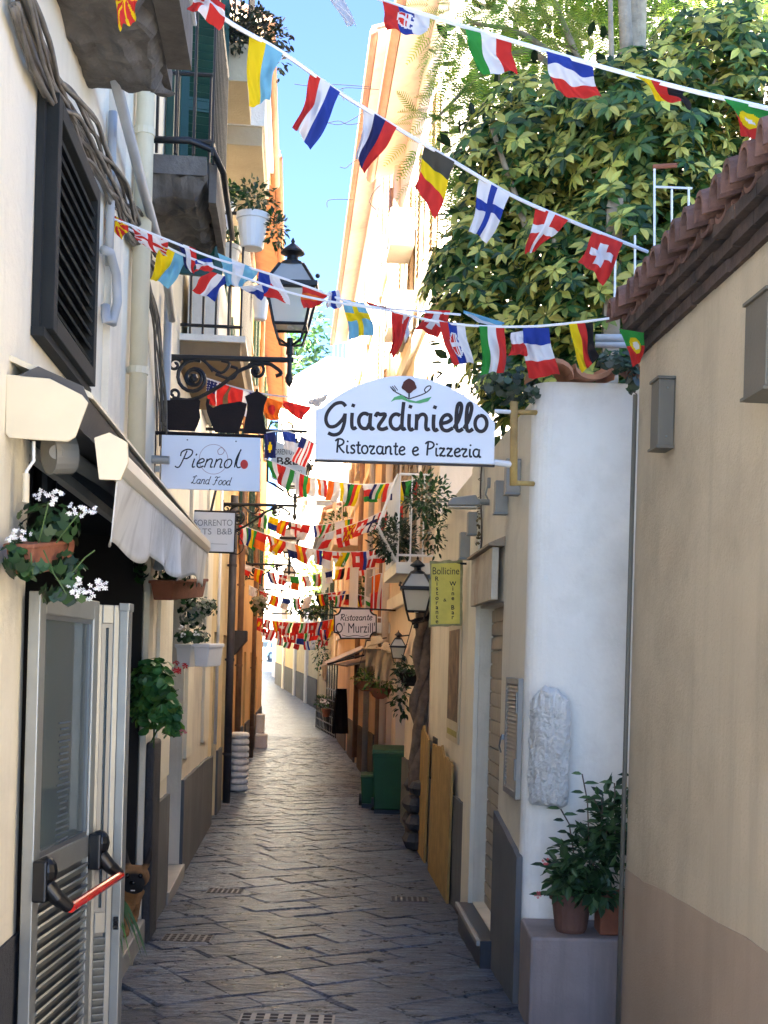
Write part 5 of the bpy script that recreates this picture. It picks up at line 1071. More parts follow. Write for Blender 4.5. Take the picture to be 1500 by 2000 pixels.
# balconies right
br = thing('balcony', 'white-railed balcony crowded with dark plants above the yellow sign', 'balcony', R2.p(13.9,2.6,.3), 'balconies on the right row')
b = MB(); b.wbox(R2, 13.2, 14.9, 2.64, 2.76, .002, .42); b.build('slab', PL_WHITE, br); railing(br, R2, 13.25, 14.85, 2.76, .40, .95, WHITEP, .009, .14)
b = MB()
for i in range(5): b.tube([R2.p(13.3+.1*i,2.76,.4), R2.p(13.25+.1*i,3.15,.62), R2.p(13.3+.09*i,3.72,.42)], .008, 5)
b.build('bowed_bar', WHITEP, br)
pb = thing('balcony_plant', 'dense dark shrub bulging through the white balcony rail', 'plant', R2.p(13.9,2.77,.3))
foliage('foliage', pb, [(R2.p(13.6,3.05,.42),(.26,.45,.26),1100),(R2.p(13.5,3.45,.15),(.22,.3,.16),150)], 'oval', .06, [G3,(.014,.035,.014),(.05,.07,.045)], .3)
br2 = thing('balcony', 'white iron balcony hung with flags behind the notched sign', 'balcony', R2.p(20.6,2.2,.3), 'balconies on the right row')
b = MB(); b.wbox(R2, 18.9, 21.2, 2.12, 2.28, .002, .55); b.build('slab', PL_WHITE, br2); railing(br2, R2, 18.95, 21.15, 2.28, .53, 1.0, WHITEP, .01, .14)
br3 = thing('balcony', 'small pale balcony far up the right facade', 'balcony', R2.p(29,4,.3), 'balconies on the right row')
b = MB(); b.wbox(R2, 28, 30.2, 4.3, 4.45, .002, .6); b.build('slab', PL_WHITE, br3); railing(br3, R2, 28.05, 30.15, 4.45, .57, 1.0, WHITEP, .012, .16)
pf = thing('balcony_plant', 'plants on the small pale balcony far up the right facade', 'plant', R2.p(29,4.5,.3)); foliage('foliage', pf, [(R2.p(28.6,4.9,.5),(.3,.8,.3),120)], 'oval', .14, [G1,G2], .2)
ac = MB()
for z, Y in ((6.6,17.5),(7.9,19.0),(5.5,16.2)): pass
for i, (Yp, mm) in enumerate(((18.9,PL_PEACH),(19.8,mat('brown_pipe',(.11,.06,.04))),(23.0,PVC),(26.5,mat('brown_pipe',(.11,.06,.04))))): pipe(['peach downpipe on the tall sunlit facade','brown downpipe where two right facades meet','grey downpipe on the peach facade','far brown downpipe on the peach facade'][i], R2, Yp, -.4, 9.3, .055, .08, mm, clips=False)
for i, (Yb, zb) in enumerate(((15.9,6.0),(16.0,7.1),(19.3,5.4))):
    t = thing('air_conditioner', ['box air conditioner at mid height on the sunlit facade','higher box air conditioner on the sunlit facade','box air conditioner near the brown downpipe'][i], 'air conditioner', R2.p(Yb,zb,.2), 'air conditioners'); b = MB(); b.wbox(R2, Yb, Yb+.75, zb, zb+.5, .06, .38); b.build('housing', mat('ac_beige', (.35,.30,.24), .1), t, bevel=.015); b = MB(); b.lathe(R2.p(Yb+.3,zb+.25,.385), [(.2,-.01),(.2,.01)], 16, R2.M(0,0,0).to_3x3().to_4x4()@Matrix.Rotation(-math.pi/2,4,'X')); b.build('fan_grille', ALUD, t)
# twisted vine trunk with stones at its foot
vt = thing('climbing_vine', 'dark twisted vine trunk climbing the right wall', 'vine', R2.p(13.6,-.4,.1)); b = MB()
for k_ in range(3):
    pts = [Vector((at(820,1500,13.5).x+.06*math.cos(z*4.2+k_*2.1)+.02*math.sin(z*9), 13.5+.06*math.sin(z*4.2+k_*2.1), z)) for z in [-.5+.12*i for i in range(26)]]; b.tube(pts, [.075-.0012*i+.01*math.sin(i*1.7+k_) for i in range(26)], 9)
b.build('trunk', BARK, vt, smooth=True)
b = MB(); rnd = random.Random(2)
for i in range(11): b.ball(R2.p(13.3+.09*(i % 5), gz(13.5)+.12+.19*(i//3), .10+rnd.uniform(-.02,.03)), .13, 8, (1,1.1,rnd.uniform(.7,.9)))
tag(b.build('rubble_stones', LAVA, None), 'heap of dark rubble stones at the foot of the vine', 'stones')
# bins
def bin_(label, p, wd, dp, h):
    t = thing('wheelie_bin', label, 'bin', p, 'green wheelie bins'); p = Vector(p); x, y, z = p
    b = MB(); w0 = wd*.42; w1 = wd*.5; b.hexa([(x-w0,y-dp*.4,z+.06),(x+w0,y-dp*.4,z+.06),(x+w0,y+dp*.4,z+.06),(x-w0,y+dp*.4,z+.06),(x-w1,y-dp*.5,z+h*.9),(x+w1,y-dp*.5,z+h*.9),(x+w1,y+dp*.5,z+h*.9),(x-w1,y+dp*.5,z+h*.9)]); b.build('body', BINP, t, bevel=.02)
    b = MB(); b.box((x-w1*1.04,y-dp*.53,z+h*.86), (x+w1*1.04,y+dp*.53,z+h*.905)); b.build('collar', BINP, t, bevel=.008)
    b = MB(); b.hexa([(x-w1*1.06,y-dp*.56,z+h*.91),(x+w1*1.06,y-dp*.56,z+h*.91),(x+w1*1.06,y+dp*.56,z+h*.95),(x-w1*1.06,y+dp*.56,z+h*.95),(x-w1,y-dp*.5,z+h*.96),(x+w1,y-dp*.5,z+h*.96),(x+w1,y+dp*.5,z+h),(x-w1,y+dp*.5,z+h)]); b.build('lid', BINP, t, bevel=.012)
    b = MB(); b.cyl((x-w1,y+dp*.58,z+h*.93), (x+w1,y+dp*.58,z+h*.93), .016); b.build('handle', BLACKP, t)
    for s_ in (-1, 1):
        b = MB(); b.cyl((x+s_*w0*.95,y+dp*.42,z+.09), (x+s_*(w0*.95+.05),y+dp*.42,z+.09), .09, n=18); b.build('wheel', BLACKP, t)
    b = MB(); b.box((x-w0*.98,y-dp*.41,z), (x+w0*.98,y-dp*.2,z+.06)); b.build('foot', BLACKP, t)
bin_('large dark green wheelie bin standing by the right wall', (at(756,1585,17.2).x, 17.2, gz(17.2)), .44, .5, .93)
bin_('small green bin tucked behind the large one', (at(721,1575,17.9).x, 17.9, gz(17.9)), .26, .35, .5)
# shop fronts on the right
for i, (xa, ya, Yp, r, n_, cols) in enumerate(((804,1340,13.9,.17,170,[G3,G1,(.08,.13,.09)]), (742,1365,17.3,.17,150,[G2,GY,(.1,.2,.04)]), (713,1350,18.2,.16,120,[G2,GY]))):
    p = at(xa, ya, Yp); t = thing('hanging_basket', ['hanging basket of dark trailing leaves beside the vine trunk','terracotta hanging bowl with light green fern above the bin','light green fern basket left of the terracotta bowl'][i], 'hanging basket', p, 'hanging baskets'); b = MB(); b.lathe(p, [(.05,0),(.11,.04),(.16,.12),(.175,.15),(.16,.15)], 16); b.build('bowl', TERRA if i != 0 else BRNIRON, t, smooth=False)
    foliage('foliage', t, [(p+Vector((0,0,.2)), (r*1.3,r*1.2,r*.7), n_)]+([(p+Vector((-.12,0,-.1)), (.1,.1,.28), 90)] if i == 0 else []), 'oval', .085, cols, .2, .3)
    b = MB()
    for s_ in (-1, 1): b.tube([p+Vector((.15*s_,0,.15)), p+Vector((0,0,.75))], .005, 5)
    b.tube([p+Vector((0,0,.75)), p+Vector((.3,0,.8))], .008, 5); b.build('hanger', IRON, t)
sc = thing('shop_canopy', 'small brown canopy over a shop front on the right', 'canopy', R2.p(21,1.5,.3)); b = MB(); b.hexa([R2.p(19.6,1.75,.0),R2.p(23.6,1.75,0),R2.p(23.6,1.58,.62),R2.p(19.6,1.58,.62),R2.p(19.6,1.79,0),R2.p(23.6,1.79,0),R2.p(23.6,1.61,.64),R2.p(19.6,1.61,.64)]); b.build('cover', mat('brown_canvas', (.20,.16,.12), .25, 4, .9, .3), sc)
aw2 = thing('awning', 'folded white awning over the far shop on the right', 'awning', R2.p(25,1.5,.4)); b = MB(); b.grid(lambda u, v: R2.p(24+2.6*u, 1.95-.35*v-.05*math.sin(9*u), .05+.75*v), 16, 6); b.grid(lambda u, v: R2.p(24+2.6*u, 1.6-.05*math.sin(9*u)-.3*v, .8+.03*math.sin(22*u)), 30, 3); o = b.build('fabric', CANVAS, aw2, fix=False); o.modifiers.new('s','SOLIDIFY').thickness = .01; b = MB(); b.tube([R2.p(24,1.8,.05), R2.p(24,1.6,.8)], .02, 6); b.tube([R2.p(26.6,1.8,.05), R2.p(26.6,1.6,.8)], .02, 6); b.build('arm', IRON, aw2)
for i, (x, y, Yp) in enumerate(((738,1258,17.0),(726,1268,17.4),(755,1272,16.6),(770,1280,16.2))):
    p = at(x, y, Yp); b = MB(); b.lathe(p, [(.0,.1),(.07,.1),(.085,.02),(.15,.0),(.155,.006),(.09,.03),(.075,.112),(.0,.115)], 16, Matrix.Rotation(.3*(i-1),4,'Y')); tag(b.build('straw_hat', STRAW, None, smooth=True), ['topmost straw hat hung outside the shop','straw hat hung at the left of the hat display','straw hat above the pale cloth','straw hat nearest the small iron lantern'][i], 'hat', 'straw hats outside the shop')
for i, (x, y, Yp, h, wd) in enumerate(((744,1300,17.2,.45,.16),(760,1305,16.6,.38,.22),(727,1290,17.5,.3,.18))):
    b = MB(); p = at(x, y-30, Yp); b.grid(lambda u, v: p+Vector((wd*(u-.5)*(1-.5*v*(1 if i == 1 else .2)), .03*math.sin(9*u+4*v), -h*v)), 12, 8); o = b.build('hanging_cloth', mat('beige_linen', (.50,.38,.24), .12, 5, .9, .2, 40), None, fix=False); o.modifiers.new('s','SOLIDIFY').thickness = .006; tag(o, ['long beige cloth hung among the straw hats','triangular beige cloth hung right of the hats','short beige cloth under the left hat'][i], 'cloth', 'cloths outside the shop')
il = thing('wall_lantern', 'tiny black iron lantern next to the straw hats', 'wall light', R2.p(15.8,1.6,0)); lantern(il, at(777,1275,15.8)-Vector((0,0,.18)), .55); b = MB(); b.tube([R2.p(15.8,at(777,1240,15.8).z,0), at(777,1243,15.8)], .01, 6); b.build('arm', IRON, il)
b = MB(); p = at(666,1345,26); b.grid(lambda u, v: p+Vector((.22*(u-.5)*(1+.6*v), .05*math.sin(8*u), -.95*v)), 10, 8); o = b.build('hanging_dress', mat('black_fabric', (.012,.011,.013), .2, 5, .95, .2), None, fix=False); o.modifiers.new('s','SOLIDIFY').thickness = .03; tag(o, 'long black dress hung outside a shop on the right', 'dress')
# terrace fence and gate
tf = thing('terrace_fence', 'black lattice terrace fence standing in the lane on the right', 'fence', (at(640,1435,37).x, 36, gz(36))); A = at(617,1420,44); A.z = gz(44); B_ = at(655,1438,38); B_.z = gz(38); b = MB(); d = B_-A
for i in range(14): b.tube([A+d*i/13, A+d*i/13+Vector((0,0,1.15))], .02, 5)
for z in (.08,.35,.6,.85,1.12): b.tube([A+Vector((0,0,z)), B_+Vector((0,0,z))], .02, 5)
b.tube([B_, B_+Vector((.5,0,0))], .02, 5); b.build('lattice', IRON, tf)
gt = thing('glazed_gate', 'black iron framed glazed porch above the terrace fence', 'gate', (at(645,1400,40).x, 40, gz(40))); b = MB(); A = at(637,1400,42); B_ = at(656,1400,38.6)
for i in range(5):
    q = A+(B_-A)*i/4; b.tube([Vector((q.x,q.y,gz(40))), Vector((q.x,q.y,1.55))], .03, 5)
for z in (-.1,.7,1.55): b.tube([Vector((A.x,A.y,z)), Vector((B_.x,B_.y,z))], .03, 5)
b.build('frame', IRON, gt); b = MB(); b.add([Vector((A.x,A.y,-.6)),Vector((B_.x,B_.y,-.6)),Vector((B_.x,B_.y,1.5)),Vector((A.x,A.y,1.5))], [(0,1,2,3)]); b.build('pane', GLASS, gt, fix=False)
tp = thing('terrace_plant', 'flowering pots along the lattice terrace fence', 'plant', at(634,1390,40)); foliage('foliage', tp, [(at(632,1372,40),(.35,.5,.25),140),(at(627,1270,43),(.3,.5,.9),220)], 'oval', .12, [G1,G2,G3], .2); flowers(tp, [at(630,1368,39), at(638,1372,39)], .07, (.8,.8,.8)); b = MB(); b.lathe(at(637,1400,39.4), [(.1,0),(.15,.25),(.16,.26),(.1,.26)], 12); b.build('pot', TERRA, tp)
# ------------------------------------------------------------------ pots on the ledge
pp = thing('potted_shrub', 'glossy-leaved potted camellia shrub before the white wall', 'plant', (1.08, 6.52, .29)); b = MB(); b.lathe((1.03,6.52,.292), [(.075,0),(.085,.02),(.105,.17),(.118,.172),(.12,.205),(.1,.205)], 18); b.build('pot', mat('dark_brown_pot', (.13,.06,.04), .2, 8, .8, .2), pp)
b = MB(); b.box((1.17,6.44,.292), (1.42,6.62,.48)); b.box((1.16,6.43,.481), (1.43,6.63,.505)); tag(b.build('square_pot', TERRA, None, bevel=.008), 'square terracotta pot beside the camellia on the ledge', 'flower pot')
CA = [(.03,.07,.022),(.05,.11,.035),(.02,.05,.018),(.08,.14,.055)]
foliage('foliage', pp, [(at(1150,1680,6.5),(.16,.12,.17),260),(at(1105,1710,6.45),(.10,.09,.10),130),(at(1195,1610,6.5),(.12,.1,.2),200),(at(1170,1745,6.4),(.13,.08,.06),110)], 'oval', .085, CA, .15, .15)
segs = []; mb = MB()
for x0, y0, x1, y1 in ((1150,1640,1137,1512),(1170,1640,1175,1560),(1120,1660,1095,1580),(1195,1600,1200,1530),(1100,1700,1065,1690),(1215,1600,1232,1515),(1120,1740,1062,1748),(1180,1640,1160,1560)):
    A = at(x0, y0, 6.5); B_ = at(x1, y1, 6.42); mid = (A+B_)/2+Vector((.01,0,.03)); segs.append([at(1120,1780,6.52), A, mid, B_])
    for k_ in range(7):
        f = (k_+1)/7; c = A.lerp(B_, f); sd = Vector((1 if k_ % 2 else -1, -.3, .25)); leaf(mb, c, sd, Vector((0,-.6,.8)), random.uniform(.055,.085), .032, rcol(random.choice(CA)), .25)
mb.build('twig_leaves', LEAF, pp, fix=False); stems(pp, segs, .004, BARK); flowers(pp, [at(1066,1683,6.35), at(1050,1748,6.35)], .016, (.65,.12,.12))
# ------------------------------------------------------------------ trees of the garden on the right
def limb(mb, pts, r0, r1, n=9):
    P = smoothline3(pts); k = len(P); mb.tube(P, [r0+(r1-r0)*i/(k-1) for i in range(k)], n)
def smoothline3(P, k=4):
    out = []
    for i in range(len(P)-1):
        p0, p1, p2, p3 = [Vector(P[j]) for j in (max(i-1,0), i, i+1, min(i+2,len(P)-1))]
        for s_ in range(k):
            t = s_/k; out.append(.5*((2*p1)+(p2-p0)*t+(2*p0-5*p1+4*p2-p3)*t*t+(3*p1-p0-3*p2+p3)*t**3))
    return out+[Vector(P[-1])]
st = thing('umbrella_tree', 'big variegated umbrella tree rising over the garden wall', 'tree', (1.9, 8.6, -.3))
mb = MB(); limb(mb, [(1.9,8.6,-.4),(1.85,8.6,2),(1.7,8.5,4),(1.5,8.4,6.5)], .11, .04)
for e in ((.6,8.0,5.2),(1.0,7.8,4.4),(2.4,7.8,5.0),(2.9,8.2,6.0),(1.3,7.7,5.9)): limb(mb, [(1.8,8.6,2.8),((1.8+e[0])/2,8.4,3.9),e], .05, .015, 7)
mb.build('trunk', BARKP, st, smooth=True)
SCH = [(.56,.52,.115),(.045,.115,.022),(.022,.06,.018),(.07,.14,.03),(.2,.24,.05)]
foliage('crown', st, [((.95,8.5,5.15),(.62,.7,.6),422),((.62,8.6,4.35),(.42,.5,.55),301),((1.55,8.0,5.0),(.6,.6,.7),523),((1.35,7.9,4.2),(.6,.5,.6),462),((2.1,8.1,4.35),(.6,.6,.75),523),((2.1,8.2,5.6),(.6,.6,.5),341),((.85,8.3,3.75),(.4,.4,.4),241),((1.35,8.0,3.5),(.5,.4,.35),221),((2.75,8.3,4.8),(.5,.6,.8),282)], 'umbrella', .108, SCH, .35)
foliage('inner_leaves', st, [((1.5,8.9,4.8),(1.3,.6,1.5),1300)], 'oval', .13, [(.01,.026,.009),(.014,.035,.01)], .0)  # darker leaf colours paint the shade in the gaps of the crown
ft = thing('feathery_tree', 'light green feathery-leaved tree leaning over the lane at top', 'tree', (1.9, 10.2, -.3))
mb = MB(); limb(mb, [(2.0,9.2,-.4),(1.95,9.2,3),(1.72,9.0,5.5),(1.7,9.0,8.5)], .13, .08)
for e in ((.5,9.4,6.6),(.9,9.4,7.4),(.25,9.6,5.9),(2.8,9.2,7.6)): limb(mb, [(1.75,9.0,5.2),((1.7+e[0])/2,9.2,6.3),e], .04, .01, 6)
mb.build('trunk', BARKP, ft, smooth=True)
FE = [(.20,.36,.04),(.28,.42,.05),(.12,.25,.035),(.36,.46,.06)]
foliage('crown', ft, [((.8,9.4,6.6),(.65,.7,.7),726),((.45,9.6,5.7),(.4,.5,.5),264),((.62,9.5,5.0),(.3,.4,.55),154),((1.4,9.4,7.0),(.7,.7,.5),528),((2.4,9.4,6.9),(.8,.7,.6),374),((1.05,9.2,7.6),(.7,.6,.5),352)], 'pinnate', .2, FE, .15, .4)
et = thing('dark_fill_tree', 'dense evergreen added at upper right, deep shade put into its leaf colour', 'tree', (3.6, 10, -.3))
mb = MB(); limb(mb, [(3.6,10.4,-.4),(3.6,10.4,3),(3.4,10.3,7)], .16, .06); mb.build('trunk', BARK, et, smooth=True)
foliage('crown', et, [((3.1,10.2,6.4),(1.5,.9,1.7),1500),((2.3,10.6,5.0),(1.7,.7,1.8),1300),((1.2,10.8,4.4),(.8,.6,1.4),500),((3.8,9.6,4.6),(1.2,.8,1.6),700),((1.5,11.2,7.0),(1.2,.6,1.4),900),((2.6,10.4,7.6),(1.4,.7,1.0),800),((.9,11.4,5.6),(.5,.5,1.0),350)], 'oval', .15, [(.010,.026,.009),(.016,.04,.012),(.006,.017,.006)], .25)  # fill tree, its near-black leaf colours stand for foliage in deep shade
iv = thing('wall_creeper', 'green creeper spilling over the white wall coping', 'plant', (1.1, 6.6, 3.3))
foliage('foliage', iv, [(at(1210,705,6.55),(.13,.08,.05),90),(at(1235,735,6.5),(.035,.04,.10),40),(at(985,745,7.3),(.22,.2,.13),150),(at(1040,770,6.9),(.05,.08,.05),26)], 'ivy', .055, [(.06,.09,.05),(.035,.06,.03),(.1,.12,.08)], .2)
stems(iv, [[at(1232,720,6.5), at(1236,765,6.5), at(1244,770,6.5)], [at(1000,780,7.0), at(1010,830,6.95), at(1005,860,6.95)]], .003, BARK)
cr = thing('wall_creeper', 'leafy creeper hanging down the cream wall left of the Giardiniello sign end', 'plant', R1.p(9.5,3.1,.1))
foliage('foliage', cr, [(R1.p(10.9,3.15,.25),(.2,.6,.22),420),(R1.p(11.8,2.95,.12),(.14,.5,.24),200)], 'oval', .06, [G3,G1,(.02,.05,.015)], .2)
mb = MB()
for k_ in range(3): mb.tube([R1.p(9.0+.05*k_, 3.2-.12*i, .02+.01*math.sin(i+k_)) + Vector((0,0,0)) for i in range(9-k_)], .006, 5)
mb.build('dry_stem', BARK, cr)
foliage('dry_leaves', cr, [(R1.p(9.02,2.7,.03),(.02,.08,.4),60)], 'ivy', .03, [(.12,.08,.03),(.16,.11,.05)], .1)
b = MB(); b.box((1.30,7.6,2.9), (1.40,7.68,4.6)); tag(b.build('timber_post', WOODP, None), 'weathered timber post behind the white wall', 'post')
tr = thing('trellis_frame', 'thin white metal trellis frame among the umbrella tree leaves', 'trellis', (1.6, 7.4, 3.3)); b = MB()
for p, q in (((1278,325),(1278,500)),((1278,365),(1352,368)),((1312,370),(1312,470)),((1202,485),(1200,600)),((1240,460),(1240,600)),((1345,370),(1345,420))): b.tube([at(*p,7.3), at(*q,7.3)], .007, 5)
b.build('rods', WHITEP, tr); b = MB(); b.tube([at(1275,326,7.3), at(1322,323,7.3)], .014, 6); b.build('wooden_bar', TERRA, tr)
b = MB(); b.tube([at(1163,660,6.9), at(1235,660,6.9)], .022, 8); b.tube([at(1163,673,6.9), at(1235,674,6.9)], .018, 8); tag(b.build('pipe_pair', PVC, None, smooth=True), 'pair of pale pipes running along the top of the white wall', 'pipe')
def fartree(label, p, r, h, cols, n, ls, group='trees beyond the lane'):
    t = thing('far_tree', label, 'tree', p, group); p = Vector(p); mb = MB(); limb(mb, [p, p+Vector((.2,0,h*.4)), p+Vector((0,0,h*.8))], r*.09, r*.03, 7)
    for k_ in range(4): a = k_*1.6; limb(mb, [p+Vector((0,0,h*.4)), p+Vector((r*.4*math.cos(a),r*.4*math.sin(a),h*.65)), p+Vector((r*.7*math.cos(a),r*.7*math.sin(a),h*.8))], r*.05, r*.015, 5)
    mb.build('trunk', BARK, t, smooth=True)
    foliage('crown', t, [(p+Vector((r*.5*math.cos(k_*2.4), r*.4*math.sin(k_*2.4), h*(.55+.08*k_))), (r*.62,r*.62,h*.2), n//6) for k_ in range(6)], 'oval', ls, cols, .2)
LG = [(.22,.30,.04),(.3,.36,.05),(.13,.22,.03)]
fartree('bright yellow-green tree seen below the large sign', at(640,1235,66), 1.5, 3.8, LG, 1100, .3)
fartree('bright tree over the far garden wall left of it', at(585,1230,100), 3.5, 8, LG, 1200, .6)
fartree('tree on the slope far beyond the orange building', at(552,1010,125), 4.5, 20, [G2,(.1,.16,.05)], 1500, .9)
fartree('bright treetop showing over the cream house', (-3.6,83,0), 2.0, 15.5, LG, 900, .4)
vp = thing('vine_pergola', 'dark green vine canopy crossing high over the far lane', 'plant', at(610,1190,34)); foliage('foliage', vp, [(at(590,1185,34),(.5,.5,.25),220),(at(625,1180,34),(.5,.5,.3),240),(at(608,1195,33),(.4,.5,.18),150),(at(720,1150,26),(.3,.5,.3),160)], 'oval', .13, [G3,G1,G2], .15)
b = MB(); b.tube([Vector((LW.p(34,0,0).x,34,at(600,1200,34).z)), Vector((R2.p(34,0,0).x,34,at(600,1200,34).z))], .02, 6); b.build('wire', IRON, vp)
# ------------------------------------------------------------------ parked car at the far end
ck = thing('parked_car', 'pale blue hatchback parked at the far end of the lane', 'car', at(524,1296,96)); c0 = at(527,1296,96); c0.z = gz(96)
M = Matrix.Translation(c0)@Matrix.Rotation(math.radians(62), 4, 'Z')
CARP = mat('pale_blue_car_paint', (.36,.55,.70), .03, 3, .25, 0, coat=1)
prof_ = [(-1.75,.3),(-1.8,.55),(-1.72,.85),(-1.5,.95),(-1.25,1.42),(-.9,1.5),(.3,1.48),(.95,1.0),(1.6,.85),(1.8,.65),(1.8,.3)]
b = MB(); b.prism([M@Vector((x,-.8,z)) for x, z in prof_], M.to_3x3()@Vector((0,1.6,0))); b.build('body', CARP, ck, bevel=.08)
for s_ in (-1, 1):
    b = MB(); b.prism([M@Vector((x,s_*.803,z)) for x, z in ((-1.2,.98),(-1.02,1.38),(-.3,1.4),(-.3,.98))], M.to_3x3()@Vector((0,s_*.012,0))); b.prism([M@Vector((x,s_*.803,z)) for x, z in ((-.2,.98),(-.2,1.4),(.25,1.38),(.8,.98))], M.to_3x3()@Vector((0,s_*.012,0))); b.build('side_window', DGLASS, ck)
    for x in (-1.15, 1.15):
        b = MB(); b.cyl(M@Vector((x,s_*.66,.3)), M@Vector((x,s_*.84,.3)), .31, n=22); wh = b.build('wheel', BLACKP, ck); b = MB(); b.cyl(M@Vector((x,s_*.8,.3)), M@Vector((x,s_*.855,.3)), .19, n=16); b.build('rim', ALU, wh)
    b = MB(); b.box((1.72,s_*.6-.12,.62), (1.83,s_*.6+.12,.78), M); b.build('headlight', FROST, ck); b = MB(); b.box((-1.82,s_*.62-.1,.7), (-1.7,s_*.62+.1,.92), M); b.build('tail_light', REDP, ck)
b = MB(); b.prism([M@Vector((x,-.68,z)) for x, z in ((-1.545,.97),(-1.30,1.40),(-1.28,1.40),(-1.50,.97))], M.to_3x3()@Vector((0,1.36,0))); b.prism([M@Vector((x,-.68,z)) for x, z in ((.42,1.46),(.98,1.02),(1.0,1.04),(.45,1.48))], M.to_3x3()@Vector((0,1.36,0))); b.build('windscreen', DGLASS, ck)
# ------------------------------------------------------------------ bunting
CL = {'r':lin(200,50,46),'w':lin(222,224,228),'b':lin(38,62,150),'n':lin(30,38,92),'k':lin(38,36,38),'y':lin(228,200,20),'g':lin(48,140,60),'l':lin(115,178,205),'o':lin(225,110,35),'d':lin(70,68,60),'p':lin(200,205,215)}
def design(code):
    k, *a = code.split(':'); c = a[0] if a else ''
    if k == 'V': return lambda s_, t: CL[c[min(len(c)-1, int(s_*len(c)))]]
    if k == 'H': return lambda s_, t: CL[c[min(len(c)-1, int(t*len(c)))]]
    if k == 'X': return lambda s_, t: CL[c[1]] if abs(s_-.5) < .11 or abs(t-.42) < .10 else CL[c[0]]      # nordic cross hung by the long edge
    if k == 'P': return lambda s_, t: CL[c[1]] if (abs(s_-.5) < .12 and abs(t-.5) < .32) or (abs(t-.5) < .10 and abs(s_-.5) < .36) else CL[c[0]]
    if k == 'SK':
        def f(s_, t):
            x, y = (s_-.5)/.2, (t-.52)/.3
            if x*x+y*y < 1:
                if x*x+y*y > .72: return CL['w']
                if abs(y) < .16 or abs(x+.1) < .14 or abs(x-.35) < .12: return CL['w']
                return CL['r'] if x < .25 else CL['b']
            return CL['rbw'[min(2, int(s_*3))]]
        return f
    if k == 'SUN': return lambda s_, t: CL['y'] if (s_-.5)**2+(t-.5)**2 < .02 or math.cos(8*math.atan2(t-.5, s_-.5)) > .55 else CL['r']
    if k == 'PT': return lambda s_, t: (CL['w'] if (s_-.5)**2+(t-.45)**2 < .018 else CL['y']) if (s_-.5)**2+(t-.45)**2 < .07 else (CL['g'] if t < .42 else CL['r'])
    if k == 'D': return lambda s_, t: CL[c[1]] if (s_-.5)**2*1.5+(t-.5)**2 < .06 else CL[c[0]]
    if k == 'CAN': return lambda s_, t: (CL['n'] if not ((s_*7) % 1 < .25 and (t*9) % 1 < .3) else CL['w']) if s_ < .48 and t < .5 else (CL['w'] if abs(s_-.5) < .03 else CL['r'])
    if k == 'UK': return lambda s_, t: CL['r'] if abs(s_-.5) < .07 or abs(t-.5) < .07 else (CL['w'] if abs(s_-.5) < .13 or abs(t-.5) < .13 or abs(abs(s_-.5)-abs(t-.5)) < .07 else (CL['r'] if (s_ < .25 or s_ > .8) else CL['w']))
    if k == 'T': return lambda s_, t: CL['r'] if t > 2*abs(s_-.5)*.9+.35 else (CL['b'] if s_ < .5 else CL['w'])
    if k == 'ST': return lambda s_, t: CL['y'] if (s_-.5)**2+(t-.6)**2 < .035 else CL['n']
    if k == 'US': return lambda s_, t: CL['n'] if s_ < .45 and t < .4 else (CL['r'] if int(s_*9) % 2 else CL['w'])
    return lambda s_, t: CL['w']
DESC = {'V':'vertically banded','H':'banded','X':'cross','P':'cross','SK':'shield','SUN':'sunburst'}
def flag(parent, c4, Y, code, hi=True, seed=0):
    rnd = random.Random(seed); ph = rnd.random()*6; amp = rnd.uniform(.014,.03)*(Y/6)**.5; cr_ = rnd.uniform(.3,.8); ca_ = rnd.uniform(-1,1); sw = rnd.uniform(-.05,.07); mb = MB(); P = [at(x, y, Y) for x, y in c4]; f = design(code)
    def fn(s_, t):
        top = P[0].lerp(P[1], s_); bot = P[3].lerp(P[2], s_); q = top.lerp(bot, t)
        return q+Vector((.012*math.sin(5*t+ph)*t, (amp*math.sin(6*s_+3*t+ph)+.4*amp*math.sin(15*s_-7*t+2*ph)+sw*t+.03*abs(t-cr_-ca_*(s_-.5)))*min(1, t*2.5), 0))
    nu, nv = (30, 30) if hi else (12, 10)
    mb.grid(fn, nu, nv, f); return mb.build('flag', CLOTH, parent, smooth=True, fix=False)
def string(label, path, Ya, Yb, flags, r=.006, sag=0):
    x0, x1 = path[0][0], path[-1][0]; dep = lambda x: Ya+(Yb-Ya)*(x-x0)/(x1-x0)
    pts = [at(x, y, dep(x)) for x, y in smoothline(path, 6)]; t = thing('bunting_string', label, 'bunting', pts[len(pts)//2], 'strings of flag bunting across the lane')
    b = MB(); b.tube(pts, r, 5, flat=1); b.build('tape', ROPE, t)
    for i, (c4, code) in enumerate(flags): flag(t, c4, dep(sum(p[0] for p in c4)/4), code, dep(c4[0][0]) < 9.5, hash((label, i)) % 9999 if False else i*37+len(label))
    return t
string('bunting string sloping from the top left down to the clay tile eave', [(180,-130),(372,-28),(440,38),(550,102),(665,182),(775,250),(890,318),(1000,382),(1110,430),(1265,492)], 3.7, 5.6, [
 ([(205,-60),(262,-50),(262,8),(232,42)],'SUN'), ([(368,-40),(440,10),(432,50),(372,20)],'X:rw'), ([(487,66),(552,104),(518,182),(478,200)],'V:yl'), ([(607,140),(664,180),(610,277),(574,236)],'V:rwb'),
 ([(710,208),(775,249),(718,338),(700,316)],'V:wnr'), ([(830,283),(888,316),(852,418),(812,350)],'H:dyr'), ([(936,346),(996,381),(953,478),(917,458)],'X:wb'), ([(1046,402),(1110,430),(1056,476),(1032,487)],'X:rw'), ([(1159,452),(1217,474),(1178,560),(1130,512)],'P:rw')], .008)
